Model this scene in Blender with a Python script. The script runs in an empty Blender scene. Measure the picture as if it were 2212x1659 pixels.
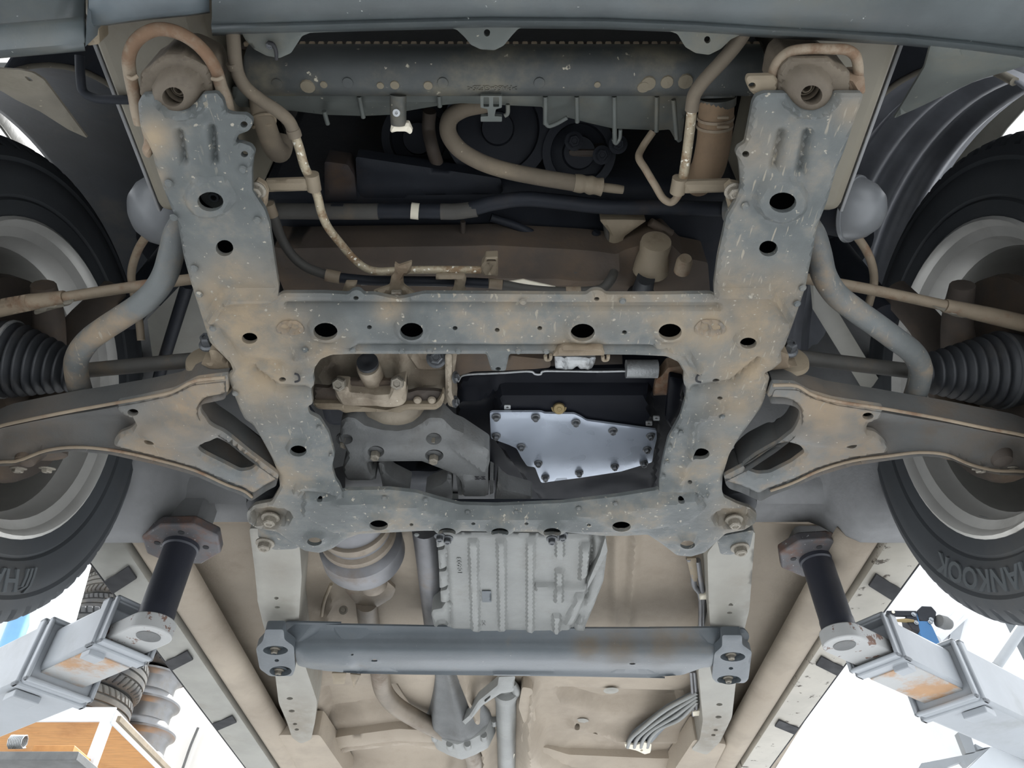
import bpy, bmesh, math, random
import numpy as np
from mathutils import Vector, Matrix
from mathutils.geometry import delaunay_2d_cdt

# ------------------------------------------------------------------ camera, sky, sun, exposure
sc = bpy.context.scene
CZ = 1.10                                   # eye height above the workshop floor
FPX, IW, IH = 1600.0, 2212.0, 1659.0
TH = math.atan2(1590.0, FPX)                # the lens looks up 44.8 degrees
SN, CS = math.sin(TH), math.cos(TH)
cam = bpy.data.cameras.new('camera'); camo = bpy.data.objects.new('camera', cam)
sc.collection.objects.link(camo); sc.camera = camo
cam.sensor_fit = 'HORIZONTAL'; cam.sensor_width = 36.0; cam.lens = 36.0 * FPX / IW
cam.clip_start = 0.02; cam.clip_end = 200
camo.location = (0, 0, CZ); camo.rotation_euler = (math.pi / 2 + TH, 0, 0)

w = bpy.data.worlds.new('sky'); sc.world = w; w.use_nodes = True
bg = w.node_tree.nodes['Background']
bg.inputs['Color'].default_value = (0.93, 0.96, 1.0, 1); bg.inputs['Strength'].default_value = 1.0
sun = bpy.data.lights.new('sun', 'SUN'); sun.energy = 5.0; sun.angle = math.radians(4); sun.color = (0.98, 0.99, 1.0)
suno = bpy.data.objects.new('sun', sun); sc.collection.objects.link(suno)
suno.rotation_euler = Vector((-0.30, -0.50, -0.80)).to_track_quat('-Z', 'Y').to_euler()
sc.view_settings.view_transform = 'Standard'; sc.view_settings.look = 'None'
sc.view_settings.gamma = 1.0; sc.view_settings.use_curve_mapping = False
sc.view_settings.exposure = 1.08

sc.cycles.max_bounces = 5; sc.cycles.diffuse_bounces = 3; sc.cycles.glossy_bounces = 2; sc.cycles.transmission_bounces = 0; sc.cycles.transparent_max_bounces = 1
sc.cycles.caustics_reflective = False; sc.cycles.caustics_refractive = False

# ------------------------------------------------------------------ helpers
COL = sc.collection
ORG = {}
rng = random.Random(7)

def P(u, v, h):
    """the point of the horizontal plane h above the lens that the photograph shows at pixel u, v"""
    a = (u - IW / 2) / FPX; b = (v - IH / 2) / FPX
    dz = SN - b * CS; t = h / dz
    return np.array([a * t, (CS + b * SN) * t, h + CZ])

def PXp(u, v, X):
    a = (u - IW / 2) / FPX; b = (v - IH / 2) / FPX
    t = X / a
    return np.array([X, (CS + b * SN) * t, (SN - b * CS) * t + CZ])

def PYp(u, v, Y):
    a = (u - IW / 2) / FPX; b = (v - IH / 2) / FPX
    t = Y / (CS + b * SN)
    return np.array([a * t, Y, (SN - b * CS) * t + CZ])

def PH(l):
    return [P(*q) for q in l]

CR = {'R1': (0, 0, .33759), 'R2': (700, 0, .33759), 'R3': (1400, 0, .36709), 'R4': (0, 500, .33759), 'R5': (700, 500, .33759),
      'R6': (1400, 500, .36709), 'R7': (0, 1040, .37317), 'R8': (700, 1000, .39721), 'R9': (1400, 1040, .37316),
      'B1': (0, 1200, .27661), 'B2': (1780, 1200, .27675), 'B3': (0, 0, .20796), 'B4': (1780, 100, .25915), 'B5': (640, 740, .21698),
      'B6': (560, 400, .24412), 'B7': (1080, 220, .26523)}

def T(r, l):
    x0, y0, k = CR[r]
    return [(x0 + x * k, y0 + y * k) for x, y in l]

def srgb(r, g, b):
    f = lambda c: (c / 12.92 if c <= .04045 else ((c + .055) / 1.055) ** 2.4)
    return (f(r / 255), f(g / 255), f(b / 255))

def mk(name, verts, faces, mat=None, parent=None, smooth=True, angle=38, origin=None, uvattr=None):
    verts = np.asarray(verts, float)
    o = np.asarray(origin if origin is not None else (ORG[parent] if parent is not None else verts.mean(0)), float)
    me = bpy.data.meshes.new(name)
    me.from_pydata((verts - o).tolist(), [], [list(map(int, f)) for f in faces])
    bm = bmesh.new(); bm.from_mesh(me); bmesh.ops.recalc_face_normals(bm, faces=bm.faces); bm.to_mesh(me); bm.free()
    if smooth:
        me.polygons.foreach_set('use_smooth', [True] * len(me.polygons))
        me.set_sharp_from_angle(angle=math.radians(angle))
    if mat: me.materials.append(mat)
    if uvattr is not None:
        at = me.attributes.new('dirt', 'FLOAT', 'POINT'); at.data.foreach_set('value', np.asarray(uvattr, float))
    ob = bpy.data.objects.new(name, me); COL.objects.link(ob)
    if parent is not None:
        ob.parent = parent; ob.location = Vector((o - ORG[parent]).tolist())
    else:
        ob.location = Vector(o.tolist())
    ORG[ob] = o
    return ob

def tag(o, label, cat, group=None, kind=None):
    o['label'] = label
    if cat: o['category'] = cat
    if group: o['group'] = group
    if kind: o['kind'] = kind
    return o

def thing(name, label, cat, loc, group=None):
    o = bpy.data.objects.new(name, None); COL.objects.link(o); o.empty_display_size = .03
    o.location = Vector([float(x) for x in loc]); ORG[o] = np.asarray(loc, float)
    return tag(o, label, cat, group)

def inpoly(p, poly):
    p = np.asarray(p); poly = np.asarray(poly); x, y = p[:, 0], p[:, 1]; r = np.zeros(len(p), bool)
    a = poly; b = np.roll(poly, -1, 0)
    for (x0, y0), (x1, y1) in zip(a, b):
        if y0 == y1: continue
        c = ((y0 > y) != (y1 > y)) & (x < (x1 - x0) * (y - y0) / (y1 - y0) + x0)
        r ^= c
    return r

def dseg(p, pts, closed=True):
    p = np.asarray(p, float); pts = np.asarray(pts, float); d = np.full(len(p), 1e9)
    n = len(pts); last = n if closed else n - 1
    for i in range(last):
        a = pts[i]; e = pts[(i + 1) % n] - a; L = e @ e
        t = np.clip(((p - a) @ e) / (L if L > 0 else 1), 0, 1)
        q = p - (a + t[:, None] * e)
        d = np.minimum(d, np.hypot(q[:, 0], q[:, 1]))
    return d

def rnd(pts, r=6.0, n=3):
    pts = [np.asarray(q, float) for q in pts]; out = []; N = len(pts)
    for i in range(N):
        p = pts[i]; a = pts[i - 1] - p; b = pts[(i + 1) % N] - p; la = np.hypot(*a); lb = np.hypot(*b)
        k = min(r, la * .45, lb * .45)
        if k < .3: out.append(p); continue
        A = p + a / la * k; B = p + b / lb * k
        for j in range(n + 1):
            t = j / n; out.append((1 - t) ** 2 * A + 2 * t * (1 - t) * p + t * t * B)
    return out

def resamp(pts, step):
    out = []; N = len(pts)
    for i in range(N):
        a = np.asarray(pts[i]); b = np.asarray(pts[(i + 1) % N]); L = np.hypot(*(b - a)); k = max(1, int(round(L / step)))
        for j in range(k): out.append(a + (b - a) * j / k)
    return out

def ell(cx, cy, rx, ry, n=18):
    return [np.array([cx + rx * math.cos(2 * math.pi * i / n), cy + ry * math.sin(2 * math.pi * i / n)]) for i in range(n)]

def sstep(x):
    x = np.clip(x, 0, 1); return x * x * (3 - 2 * x)

def emboss(uv, emb):
    z = np.zeros(len(uv))
    for e in emb:
        k = e[0]
        if k == 'ell':
            _, cx, cy, rx, ry, hh, soft = e
            d = np.hypot((uv[:, 0] - cx) / rx, (uv[:, 1] - cy) / ry); z += hh * sstep((1 + soft - d) / max(soft, 1e-3))
        elif k == 'dome':
            _, cx, cy, rx, ry, hh, soft = e
            d = np.hypot((uv[:, 0] - cx) / rx, (uv[:, 1] - cy) / ry); z += hh * np.sqrt(np.clip(1 - (np.clip(d - 1, 0, None) / soft) ** 2, 0, 1))
        elif k == 'poly':
            _, pts, hh, soft = e
            d = dseg(uv, pts); ins = inpoly(uv, pts); z += hh * np.where(ins, sstep(d / soft), 0)
        elif k == 'line':
            _, pts, wd, hh = e
            d = dseg(uv, pts, False); z += hh * np.exp(-(d / wd) ** 2)
        elif k == 'step':                  # one side of a line lower than the other
            _, pts, wd, hh = e
            pts = np.asarray(pts, float); yy = np.interp(uv[:, 0], pts[:, 0], pts[:, 1])
            z += hh * sstep((uv[:, 1] - yy) / wd + .5)
    return z

def sheet(name, parent, mat, outline, h, holes=(), thru=(), up=.03, step=9, emb=(), rim=(5, .003), r=6, lip=.007, dirt=(), top=True,
          angle=32, origin=None, bottom=True, rimt=True):
    """a pressed sheet-metal part: outline and holes on a plane at height h, embossed, with walls going up"""
    hf = h if callable(h) else (lambda q: np.full(len(q), float(h)))
    out = resamp(rnd(outline, r), step)
    loops = [out]; kinds = ['o']
    for q in holes:
        loops.append(ell(*q, n=(20 if q[2] > 9 else 10)) if not isinstance(q[0], (tuple, list, np.ndarray)) else resamp(rnd(q, r), step)); kinds.append('h')
    for q in thru:
        loops.append(resamp(rnd(q, r), step)); kinds.append('t')
    if up <= .02: kinds = [('p' if k == 'h' else k) for k in kinds]        # thin plate: holes go right through
    allb = np.array([p for l in loops for p in l])
    x0, y0 = allb.min(0); x1, y1 = allb.max(0)
    gx, gy = np.meshgrid(np.arange(x0, x1, step), np.arange(y0, y1, step * .87))
    gx = gx + (np.arange(gx.shape[0]) % 2)[:, None] * step * .5
    g = np.stack([gx.ravel(), gy.ravel()], -1)
    ok = inpoly(g, out)
    for l in loops[1:]: ok &= ~inpoly(g, l)
    g = g[ok]
    for l in loops:
        if len(g): g = g[dseg(g, l) > step * .45]
    edges = []; n0 = 0; rngs = []
    for l in loops:
        n = len(l); edges += [(n0 + i, n0 + (i + 1) % n) for i in range(n)]; rngs.append((n0, n)); n0 += n
    pts = np.concatenate([allb, g]) if len(g) else allb
    res = delaunay_2d_cdt([Vector((float(a), float(b))) for a, b in pts], edges, [], 0, 1e-5)
    V = np.array([[q.x, q.y] for q in res[0]]); F = [tuple(f) for f in res[2]]
    cen = np.array([V[list(f)].mean(0) for f in F])
    ok = inpoly(cen, out)
    for l in loops[1:]: ok &= ~inpoly(cen, l)
    F = [f for f, k in zip(F, ok) if k]
    db = dseg(V, out)
    for l, k in zip(loops, kinds):
        if k == 't' and rimt: db = np.minimum(db, dseg(V, l))
    z = emboss(V, emb)
    z -= rim[1] * np.clip(1 - db / rim[0], 0, 1) ** 2
    hh = hf(V)
    W = np.array([P(u, v, q) for (u, v), q in zip(V, hh)]); W[:, 2] -= z
    verts = list(W); faces = list(F) if bottom else []; n = len(W)
    dv = np.zeros(len(V))
    for (cx, cy, rr, ss) in dirt:
        dv = np.maximum(dv, ss * np.exp(-((V[:, 0] - cx) ** 2 + (V[:, 1] - cy) ** 2) / rr ** 2))
    dv = list(dv)
    # map input verts to output
    remap = {}
    for i, orig in enumerate(res[3]):
        for j in orig: remap[j] = i
    tops = {}
    for (s, cnt), k in zip(rngs, kinds):
        ht = lip if k == 'h' else up
        idx = [remap.get(s + i) for i in range(cnt)]
        new = []
        for i in idx:
            q = verts[i].copy(); q[2] += ht
            if k == 'h':                    # the lip of a hole leans inwards a little
                pass
            verts.append(q); new.append(len(verts) - 1); dv.append(dv[i] * .6)
        for i in range(cnt):
            j = (i + 1) % cnt
            if idx[i] != idx[j]: faces.append((idx[i], idx[j], new[j], new[i]))
        if k != 'h': tops[s] = (idx, new)
    if top:
        lo = [(s, c) for (s, c), k in zip(rngs, kinds) if k != 'h']
        tp = []; te = []; tm = []; m0 = 0
        for s, c in lo:
            tp += [allb[s + i] for i in range(c)]; tm += tops[s][1]
            te += [(m0 + i, m0 + (i + 1) % c) for i in range(c)]; m0 += c
        rs = delaunay_2d_cdt([Vector((float(a), float(b))) for a, b in tp], te, [], 0, 1e-5)
        V2 = np.array([[q.x, q.y] for q in rs[0]]); F2 = [tuple(f) for f in rs[2]]
        mp = {i: tm[orig[0]] for i, orig in enumerate(rs[3]) if orig}
        c2 = np.array([V2[list(f)].mean(0) for f in F2]); ok = inpoly(c2, out)
        for l, k in zip(loops, kinds):
            if k in 'tp': ok &= ~inpoly(c2, l)
        for f, k in zip(F2, ok):
            if k and all(i in mp for i in f): faces.append(tuple(mp[i] for i in f))
    return mk(name, verts, faces, mat, parent, angle=angle, uvattr=dv, origin=origin)

def spline(pts, sub=6, closed=False):
    pts = np.asarray(pts, float); n = len(pts); out = []
    rngi = n if closed else n - 1
    for i in range(rngi):
        p1 = pts[i]; p2 = pts[(i + 1) % n]
        p0 = pts[i - 1] if (closed or i > 0) else 2 * p1 - p2
        p3 = pts[(i + 2) % n] if (closed or i + 2 < n) else 2 * p2 - p1
        # centripetal knots keep tight bends from overshooting
        t0 = 0; t1 = t0 + max(np.linalg.norm(p1[:3] - p0[:3]), 1e-6) ** .5; t2 = t1 + max(np.linalg.norm(p2[:3] - p1[:3]), 1e-6) ** .5
        t3 = t2 + max(np.linalg.norm(p3[:3] - p2[:3]), 1e-6) ** .5
        for j in range(sub):
            t = t1 + (t2 - t1) * j / sub
            A1 = (t1 - t) / (t1 - t0) * p0 + (t - t0) / (t1 - t0) * p1
            A2 = (t2 - t) / (t2 - t1) * p1 + (t - t1) / (t2 - t1) * p2
            A3 = (t3 - t) / (t3 - t2) * p2 + (t - t2) / (t3 - t2) * p3
            B1 = (t2 - t) / (t2 - t0) * A1 + (t - t0) / (t2 - t0) * A2
            B2 = (t3 - t) / (t3 - t1) * A2 + (t - t1) / (t3 - t1) * A3
            out.append((t2 - t) / (t2 - t1) * B1 + (t - t1) / (t2 - t1) * B2)
    if not closed: out.append(pts[-1])
    return np.array(out)

def tube(name, parent, mat, pts, r, seg=14, sub=6, closed=False, smooth=True, origin=None):
    pts = np.asarray(pts, float)
    rr = np.full(len(pts), r) if np.isscalar(r) else np.asarray(r, float)
    q = np.concatenate([pts, rr[:, None]], 1)
    q = spline(q, sub, closed) if sub > 1 else q
    C = q[:, :3]; rr = q[:, 3]; n = len(C)
    tg = np.gradient(C, axis=0) if not closed else (np.roll(C, -1, 0) - np.roll(C, 1, 0))
    tg /= np.linalg.norm(tg, axis=1)[:, None] + 1e-12
    up = np.array([0, 0, 1.]) if abs(tg[0][2]) < .9 else np.array([1., 0, 0])
    nrm = np.cross(tg[0], up); nrm /= np.linalg.norm(nrm)
    V = []; F = []
    for i in range(n):
        nrm = nrm - tg[i] * (nrm @ tg[i]); nrm /= np.linalg.norm(nrm); bn = np.cross(tg[i], nrm)
        for k in range(seg):
            a = 2 * math.pi * k / seg; V.append(C[i] + rr[i] * (math.cos(a) * nrm + math.sin(a) * bn))
    m = n if closed else n - 1
    for i in range(m):
        for k in range(seg):
            i2 = (i + 1) % n; k2 = (k + 1) % seg
            F.append((i * seg + k, i * seg + k2, i2 * seg + k2, i2 * seg + k))
    if not closed:
        F.append(tuple(range(seg))); F.append(tuple((n - 1) * seg + k for k in range(seg)))
    return mk(name, V, F, mat, parent, smooth=smooth, angle=50, origin=origin)

def frame(ax):
    ax = np.asarray(ax, float); ax = ax / np.linalg.norm(ax)
    ref = np.array([0, 0, 1.]) if abs(ax[2]) < .9 else np.array([0, 1., 0])
    e1 = np.cross(ref, ax); e1 /= np.linalg.norm(e1); return e1, np.cross(ax, e1), ax

def lathe(name, parent, mat, prof, o, axis, seg=32, a0=0, a1=2 * math.pi, sx=1., sy=1., angle=38, flute=None, origin=None, ends=True):
    e1, e2, ax = frame(axis); o = np.asarray(o, float); full = abs(a1 - a0 - 2 * math.pi) < 1e-6
    n = seg if full else seg + 1; V = []; F = []
    for (r, d) in prof:
        for k in range(n):
            a = a0 + (a1 - a0) * k / seg
            q = r * (flute(a, d) if flute else 1)
            V.append(o + ax * d + q * sx * math.cos(a) * e1 + q * sy * math.sin(a) * e2)
    for i in range(len(prof) - 1):
        for k in range(seg):
            k2 = (k + 1) % n
            F.append((i * n + k, i * n + k2, (i + 1) * n + k2, (i + 1) * n + k))
    if full and ends:
        if prof[0][0] > 1e-4: F.append(tuple(range(n)))
        if prof[-1][0] > 1e-4: F.append(tuple((len(prof) - 1) * n + k for k in range(n)))
    ob = mk(name, V, F, mat, parent, angle=angle, origin=origin)
    return ob

def bev(o, wd, seg=2):
    m = o.modifiers.new('edge', 'BEVEL'); m.width = wd; m.segments = seg; m.limit_method = 'ANGLE'; m.angle_limit = math.radians(40)
    return o

def box(name, parent, mat, c, size, ax=None, ay=None, b=.003, origin=None):
    """ax, ay: directions of the box's length and width"""
    ax = np.array([1., 0, 0]) if ax is None else np.asarray(ax, float); ax = ax / np.linalg.norm(ax)
    if ay is None: ay = np.cross([0, 0, 1.], ax) if abs(ax[2]) < .95 else np.array([0, 1., 0])
    ay = np.asarray(ay, float); ay = ay - ax * (ay @ ax); ay /= np.linalg.norm(ay); az = np.cross(ax, ay)
    V = [np.asarray(c) + ax * size[0] * i + ay * size[1] * j + az * size[2] * k for i in (-.5, .5) for j in (-.5, .5) for k in (-.5, .5)]
    F = [(0, 1, 3, 2), (4, 6, 7, 5), (0, 4, 5, 1), (2, 3, 7, 6), (0, 2, 6, 4), (1, 5, 7, 3)]
    o = mk(name, V, F, mat, parent, angle=40, origin=origin)
    return bev(o, b) if b else o

def plate(name, parent, mat, pts, th, b=0, origin=None):
    """a flat polygon given by 3-D corners, thickened along th"""
    pts = [np.asarray(p, float) for p in pts]; th = np.asarray(th, float); n = len(pts)
    V = pts + [p + th for p in pts]
    F = [tuple(range(n)), tuple(range(2 * n - 1, n - 1, -1))] + [(i, (i + 1) % n, n + (i + 1) % n, n + i) for i in range(n)]
    o = mk(name, V, F, mat, parent, angle=40, origin=origin)
    return bev(o, b) if b else o

def loft(name, parent, mat, rows, th=.003, angle=38, origin=None):
    rows = np.asarray(rows, float); a, b_, _ = rows.shape
    V = rows.reshape(-1, 3); F = [(i * b_ + j, i * b_ + j + 1, (i + 1) * b_ + j + 1, (i + 1) * b_ + j) for i in range(a - 1) for j in range(b_ - 1)]
    o = mk(name, V, F, mat, parent, angle=angle, origin=origin)
    if th:
        m = o.modifiers.new('thick', 'SOLIDIFY'); m.thickness = th; m.offset = 0
    return o

_unit = {}
def unit_bolt(kind, mat):
    key = (kind, mat.name)
    if key in _unit: return _unit[key]
    V = []; F = []
    def ring(r, z, n, ph=0):
        s = len(V)
        for i in range(n):
            a = 2 * math.pi * i / n + ph; V.append((r * math.cos(a), r * math.sin(a), z))
        return s
    def wall(a, b, n):
        for i in range(n): F.append((a + i, a + (i + 1) % n, b + (i + 1) % n, b + i))
    n = 18
    if kind == 'flange':
        a = ring(1.5, 0, n); b = ring(1.5, .18, n); c = ring(1.15, .3, n); wall(a, b, n); wall(b, c, n); F.append(tuple(range(c, c + n)))
    elif kind == 'nutdish':
        a = ring(1.9, 0, n); b = ring(1.7, .12, n); wall(a, b, n); F.append(tuple(range(b, b + n)))
    z0 = .12
    a = ring(1.0, z0, 6); b = ring(1.0, .85, 6); c = ring(.82, 1.0, 6); d = ring(.55, 1.0, 6); e = ring(.45, .88, 6)
    wall(a, b, 6); wall(b, c, 6); wall(c, d, 6); wall(d, e, 6); F.append(tuple(range(e, e + 6))); F.append(tuple(range(a + 5, a - 1, -1)))
    me = bpy.data.meshes.new('bolt'); me.from_pydata(V, [], F)
    bm = bmesh.new(); bm.from_mesh(me); bmesh.ops.recalc_face_normals(bm, faces=bm.faces); bm.to_mesh(me); bm.free()
    me.materials.append(mat); _unit[key] = me
    return me

def bolt(parent, mat, c, n=(0, 0, -1), r=.008, hgt=None, kind='flange', name='bolt', turn=None):
    o = bpy.data.objects.new(name, unit_bolt(kind, mat)); COL.objects.link(o); o.parent = parent
    o.location = Vector((np.asarray(c, float) - ORG[parent]).tolist())
    q = Vector([float(x) for x in n]).to_track_quat('Z', 'Y').to_matrix().to_4x4() @ Matrix.Rotation(rng.uniform(0, 1) if turn is None else turn, 4, 'Z')
    o.rotation_euler = q.to_euler(); o.scale = (r, r, hgt or r * .9); ORG[o] = np.asarray(c, float)
    return o

def text_mesh(s, size, depth):
    cu = bpy.data.curves.new('lettering', 'FONT'); cu.body = s; cu.size = size; cu.extrude = depth; cu.resolution_u = 3; cu.offset = size * .02
    ob = bpy.data.objects.new('lettering', cu); COL.objects.link(ob)
    dg = bpy.context.evaluated_depsgraph_get(); me = bpy.data.meshes.new_from_object(ob.evaluated_get(dg))
    bpy.data.objects.remove(ob); bpy.data.curves.remove(cu)
    V = np.array([v.co[:] for v in me.vertices]); F = [tuple(p.vertices) for p in me.polygons]; bpy.data.meshes.remove(me)
    return V, F

def bezq(a, b, c, n=8):
    a, b, c = map(np.asarray, (a, b, c)); return [(1 - t) ** 2 * a + 2 * t * (1 - t) * b + t * t * c for t in np.linspace(0, 1, n)]

# ------------------------------------------------------------------ materials
def M(name, col, rough=.6, metal=0., dirt=None, ds=9., dlo=.48, dhi=.68, dmax=.85, var=.22, bump=.2, bs=90., speck=None, slo=.66, ss=160., attr=True, stretch=None, coat=0., spec=.5, scratch=None):
    m = bpy.data.materials.new(name); m.use_nodes = True; nt = m.node_tree; N = nt.nodes; L = nt.links
    bs_ = N['Principled BSDF']
    tc = N.new('ShaderNodeTexCoord'); src = tc.outputs['Object']
    def noise(scale, detail=6, rgh=.6, st=None):
        n = N.new('ShaderNodeTexNoise'); n.inputs['Scale'].default_value = scale; n.inputs['Detail'].default_value = detail; n.inputs['Roughness'].default_value = rgh
        if st:
            mp = N.new('ShaderNodeMapping'); mp.inputs['Scale'].default_value = st; L.new(src, mp.inputs['Vector']); L.new(mp.outputs['Vector'], n.inputs['Vector'])
        else: L.new(src, n.inputs['Vector'])
        return n.outputs['Fac']
    def mr(x, lo, hi, a=0., b=1.):
        n = N.new('ShaderNodeMapRange'); n.interpolation_type = 'SMOOTHSTEP'
        n.inputs['From Min'].default_value = lo; n.inputs['From Max'].default_value = hi; n.inputs['To Min'].default_value = a; n.inputs['To Max'].default_value = b
        L.new(x, n.inputs['Value']); return n.outputs['Result']
    def mix(f, a, b):
        n = N.new('ShaderNodeMix'); n.data_type = 'RGBA'; L.new(f, n.inputs[0])
        for i, c in ((6, a), (7, b)):
            if isinstance(c, tuple): n.inputs[i].default_value = (*c, 1)
            else: L.new(c, n.inputs[i])
        return n.outputs[2]
    def math_(op, a, b):
        n = N.new('ShaderNodeMath'); n.operation = op
        for i, c in ((0, a), (1, b)):
            if isinstance(c, (int, float)): n.inputs[i].default_value = c
            else: L.new(c, n.inputs[i])
        n.use_clamp = True
        return n.outputs[0]
    lo = tuple(c * (1 - var) for c in col); hi = tuple(min(1, c * (1 + var)) for c in col)
    c = mix(mr(noise(7., 4, .62, stretch), .3, .7), lo, hi)
    rv = None
    if dirt:
        f = mr(noise(ds, 6, .66), dlo, dhi, 0, dmax)
        if attr:
            at = N.new('ShaderNodeAttribute'); at.attribute_name = 'dirt'
            nz = mr(noise(ds * 3.3, 5, .7), .25, .6, .35, 1.15)
            f = math_('MAXIMUM', f, math_('MULTIPLY', at.outputs['Fac'], nz))
        d2 = mix(noise(26., 2), tuple(x * .75 for x in dirt), tuple(min(1, x * 1.2) for x in dirt))
        c = mix(f, c, d2)
        rv = mr(f, 0, 1, rough, max(rough, .85))
    if speck:
        c = mix(mr(noise(ss, 3, .5), slo, slo + .05), c, speck)
    if scratch:                             # short stone-chip streaks, thin and long
        mp = N.new('ShaderNodeMapping'); mp.inputs['Rotation'].default_value = (0, 0, .6); mp.inputs['Scale'].default_value = (1, .16, 1); L.new(src, mp.inputs['Vector'])
        n = N.new('ShaderNodeTexNoise'); n.inputs['Scale'].default_value = 210.; n.inputs['Detail'].default_value = 2.; L.new(mp.outputs['Vector'], n.inputs['Vector'])
        reg = mr(noise(5., 4, .5), .46, .62)
        c = mix(math_('MULTIPLY', mr(n.outputs['Fac'], .64, .70), reg), c, scratch)
    L.new(c, bs_.inputs['Base Color'])
    if rv is not None: L.new(rv, bs_.inputs['Roughness'])
    else: L.new(mr(noise(30., 1), .2, .8, rough * .85, min(1, rough * 1.12)), bs_.inputs['Roughness'])
    bs_.inputs['Metallic'].default_value = metal; bs_.inputs['Specular IOR Level'].default_value = spec
    if coat: bs_.inputs['Coat Weight'].default_value = coat; bs_.inputs['Coat Roughness'].default_value = .12
    if bump:
        b = N.new('ShaderNodeBump'); b.inputs['Strength'].default_value = bump; b.inputs['Distance'].default_value = .002
        L.new(noise(bs, 4, .65), b.inputs['Height']); L.new(b.outputs['Normal'], bs_.inputs['Normal'])
    return m

MUD = srgb(158, 132, 100); DUST = srgb(150, 136, 114)
m_frame = M('frame_paint', srgb(90, 94, 93), .48, dirt=srgb(148, 132, 109), ds=7, dlo=.47, dhi=.7, dmax=.75, var=.34, bump=.5, bs=120, speck=srgb(156, 150, 136), slo=.66, ss=150, scratch=srgb(144, 137, 122))
m_arm = M('arm_paint', srgb(96, 99, 98), .52, scratch=srgb(146, 137, 122),  dirt=srgb(144, 126, 103), ds=9, dlo=.46, dhi=.66, dmax=.8, bump=.3, bs=120, speck=srgb(180, 170, 155), slo=.71, ss=200)
m_armdark = M('arm_dark', srgb(80, 81, 80), .55, dirt=srgb(102, 89, 75), ds=8, dlo=.5, dhi=.75, dmax=.7, bump=.3)
m_tan = M('dusty_metal', srgb(132, 120, 101), .7, dirt=srgb(104, 86, 68), ds=14, dlo=.52, dhi=.75, dmax=.7, bump=.3)
m_rustpipe = M('rusty_pipe', srgb(136, 122, 103), .65, dirt=srgb(116, 86, 64), ds=22, dlo=.5, dhi=.68, dmax=.75, bump=.35)
m_looprust = M('loop_rust', srgb(134, 121, 103), .7, dirt=srgb(108, 80, 58), ds=18, dlo=.42, dhi=.58, dmax=.85, bump=.4)
m_hosetan = M('tan_hose', srgb(134, 112, 88), .85, dirt=srgb(108, 90, 72), ds=12, dlo=.45, dhi=.7, dmax=.6, bump=.2)
m_pipe = M('pitted_pipe', srgb(168, 156, 132), .5, metal=.2, dirt=srgb(122, 92, 62), ds=50, dlo=.46, dhi=.62, dmax=.75, bump=.5, bs=260, speck=srgb(225, 220, 205), slo=.62, ss=190)
m_hose = M('dusty_hose', srgb(108, 98, 84), .85, dirt=srgb(130, 117, 98), ds=12, dlo=.45, dhi=.7, bump=.2, speck=srgb(160, 148, 128), slo=.7)
m_darkhose = M('dark_hose', srgb(74, 72, 68), .7, dirt=srgb(104, 92, 76), ds=12, dlo=.5, dhi=.75, bump=.2)
m_blackplastic = M('black_plastic', srgb(58, 61, 60), .55, dirt=srgb(122, 114, 94), ds=10, dlo=.48, dhi=.74, dmax=.6, bump=.2, speck=srgb(165, 158, 140), slo=.7, ss=110)
m_shroud = M('shroud_plastic', srgb(86, 90, 86), .6, dirt=srgb(120, 112, 94), ds=9, dlo=.5, dhi=.75, dmax=.6, bump=.15, speck=srgb(165, 160, 145), slo=.72)
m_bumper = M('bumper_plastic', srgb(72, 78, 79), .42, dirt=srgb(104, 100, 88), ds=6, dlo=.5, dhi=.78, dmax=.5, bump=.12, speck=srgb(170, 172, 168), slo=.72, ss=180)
m_bumperlit = M('bumper_lit', srgb(86, 94, 98), .35, dirt=srgb(96, 90, 78), ds=7, dlo=.55, dhi=.8, dmax=.5, bump=.08)  # lighter bumper copy, the left corner's stronger light put into the colour
m_flap = M('flap_plastic', srgb(122, 116, 104), .75, dirt=srgb(104, 98, 84), ds=7, bump=.15, speck=srgb(170, 162, 140), slo=.7, ss=90)
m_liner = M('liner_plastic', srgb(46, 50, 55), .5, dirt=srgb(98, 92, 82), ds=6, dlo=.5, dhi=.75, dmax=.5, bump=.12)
m_mount = M('mount_brown', srgb(106, 96, 82), .7, dirt=srgb(76, 68, 60), ds=14, dlo=.42, dhi=.66, dmax=.8, bump=.3)
m_linerlit = M('liner_lit', srgb(112, 114, 120), .45, dirt=srgb(92, 90, 86), ds=5, dlo=.5, dhi=.75, dmax=.5, bump=.1)  # right liner only: outside light put into a paler copy of the colour
m_tooth = M('fin_tan', srgb(190, 172, 146), .7, dirt=srgb(150, 120, 92), ds=20, bump=.1)
m_dome = M('dome_grey', srgb(120, 122, 124), .35, metal=.05, dirt=srgb(104, 104, 104), ds=6, dlo=.5, dhi=.8, dmax=.4, var=.1, bump=.05)
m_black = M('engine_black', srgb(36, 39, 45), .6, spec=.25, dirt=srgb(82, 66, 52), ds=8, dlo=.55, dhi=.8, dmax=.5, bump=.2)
m_brown = M('engine_brown', srgb(72, 64, 57), .75, dirt=srgb(98, 82, 66), ds=8, dlo=.45, dhi=.72, bump=.3)
m_pan = M('pan_black', srgb(20, 22, 28), .5, spec=.15, var=.15, bump=.05)
m_panplate = M('pan_plate', srgb(172, 180, 192), .3, metal=.4, var=.06, bump=.04, bs=60, speck=srgb(110, 116, 122), slo=.76, ss=200)
m_cast = M('cast_aluminium', srgb(156, 145, 128), .6, metal=.1, dirt=srgb(112, 98, 82), ds=10, dlo=.45, dhi=.7, dmax=.75, bump=.5, bs=150, speck=srgb(205, 198, 182), slo=.72, ss=200)
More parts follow.
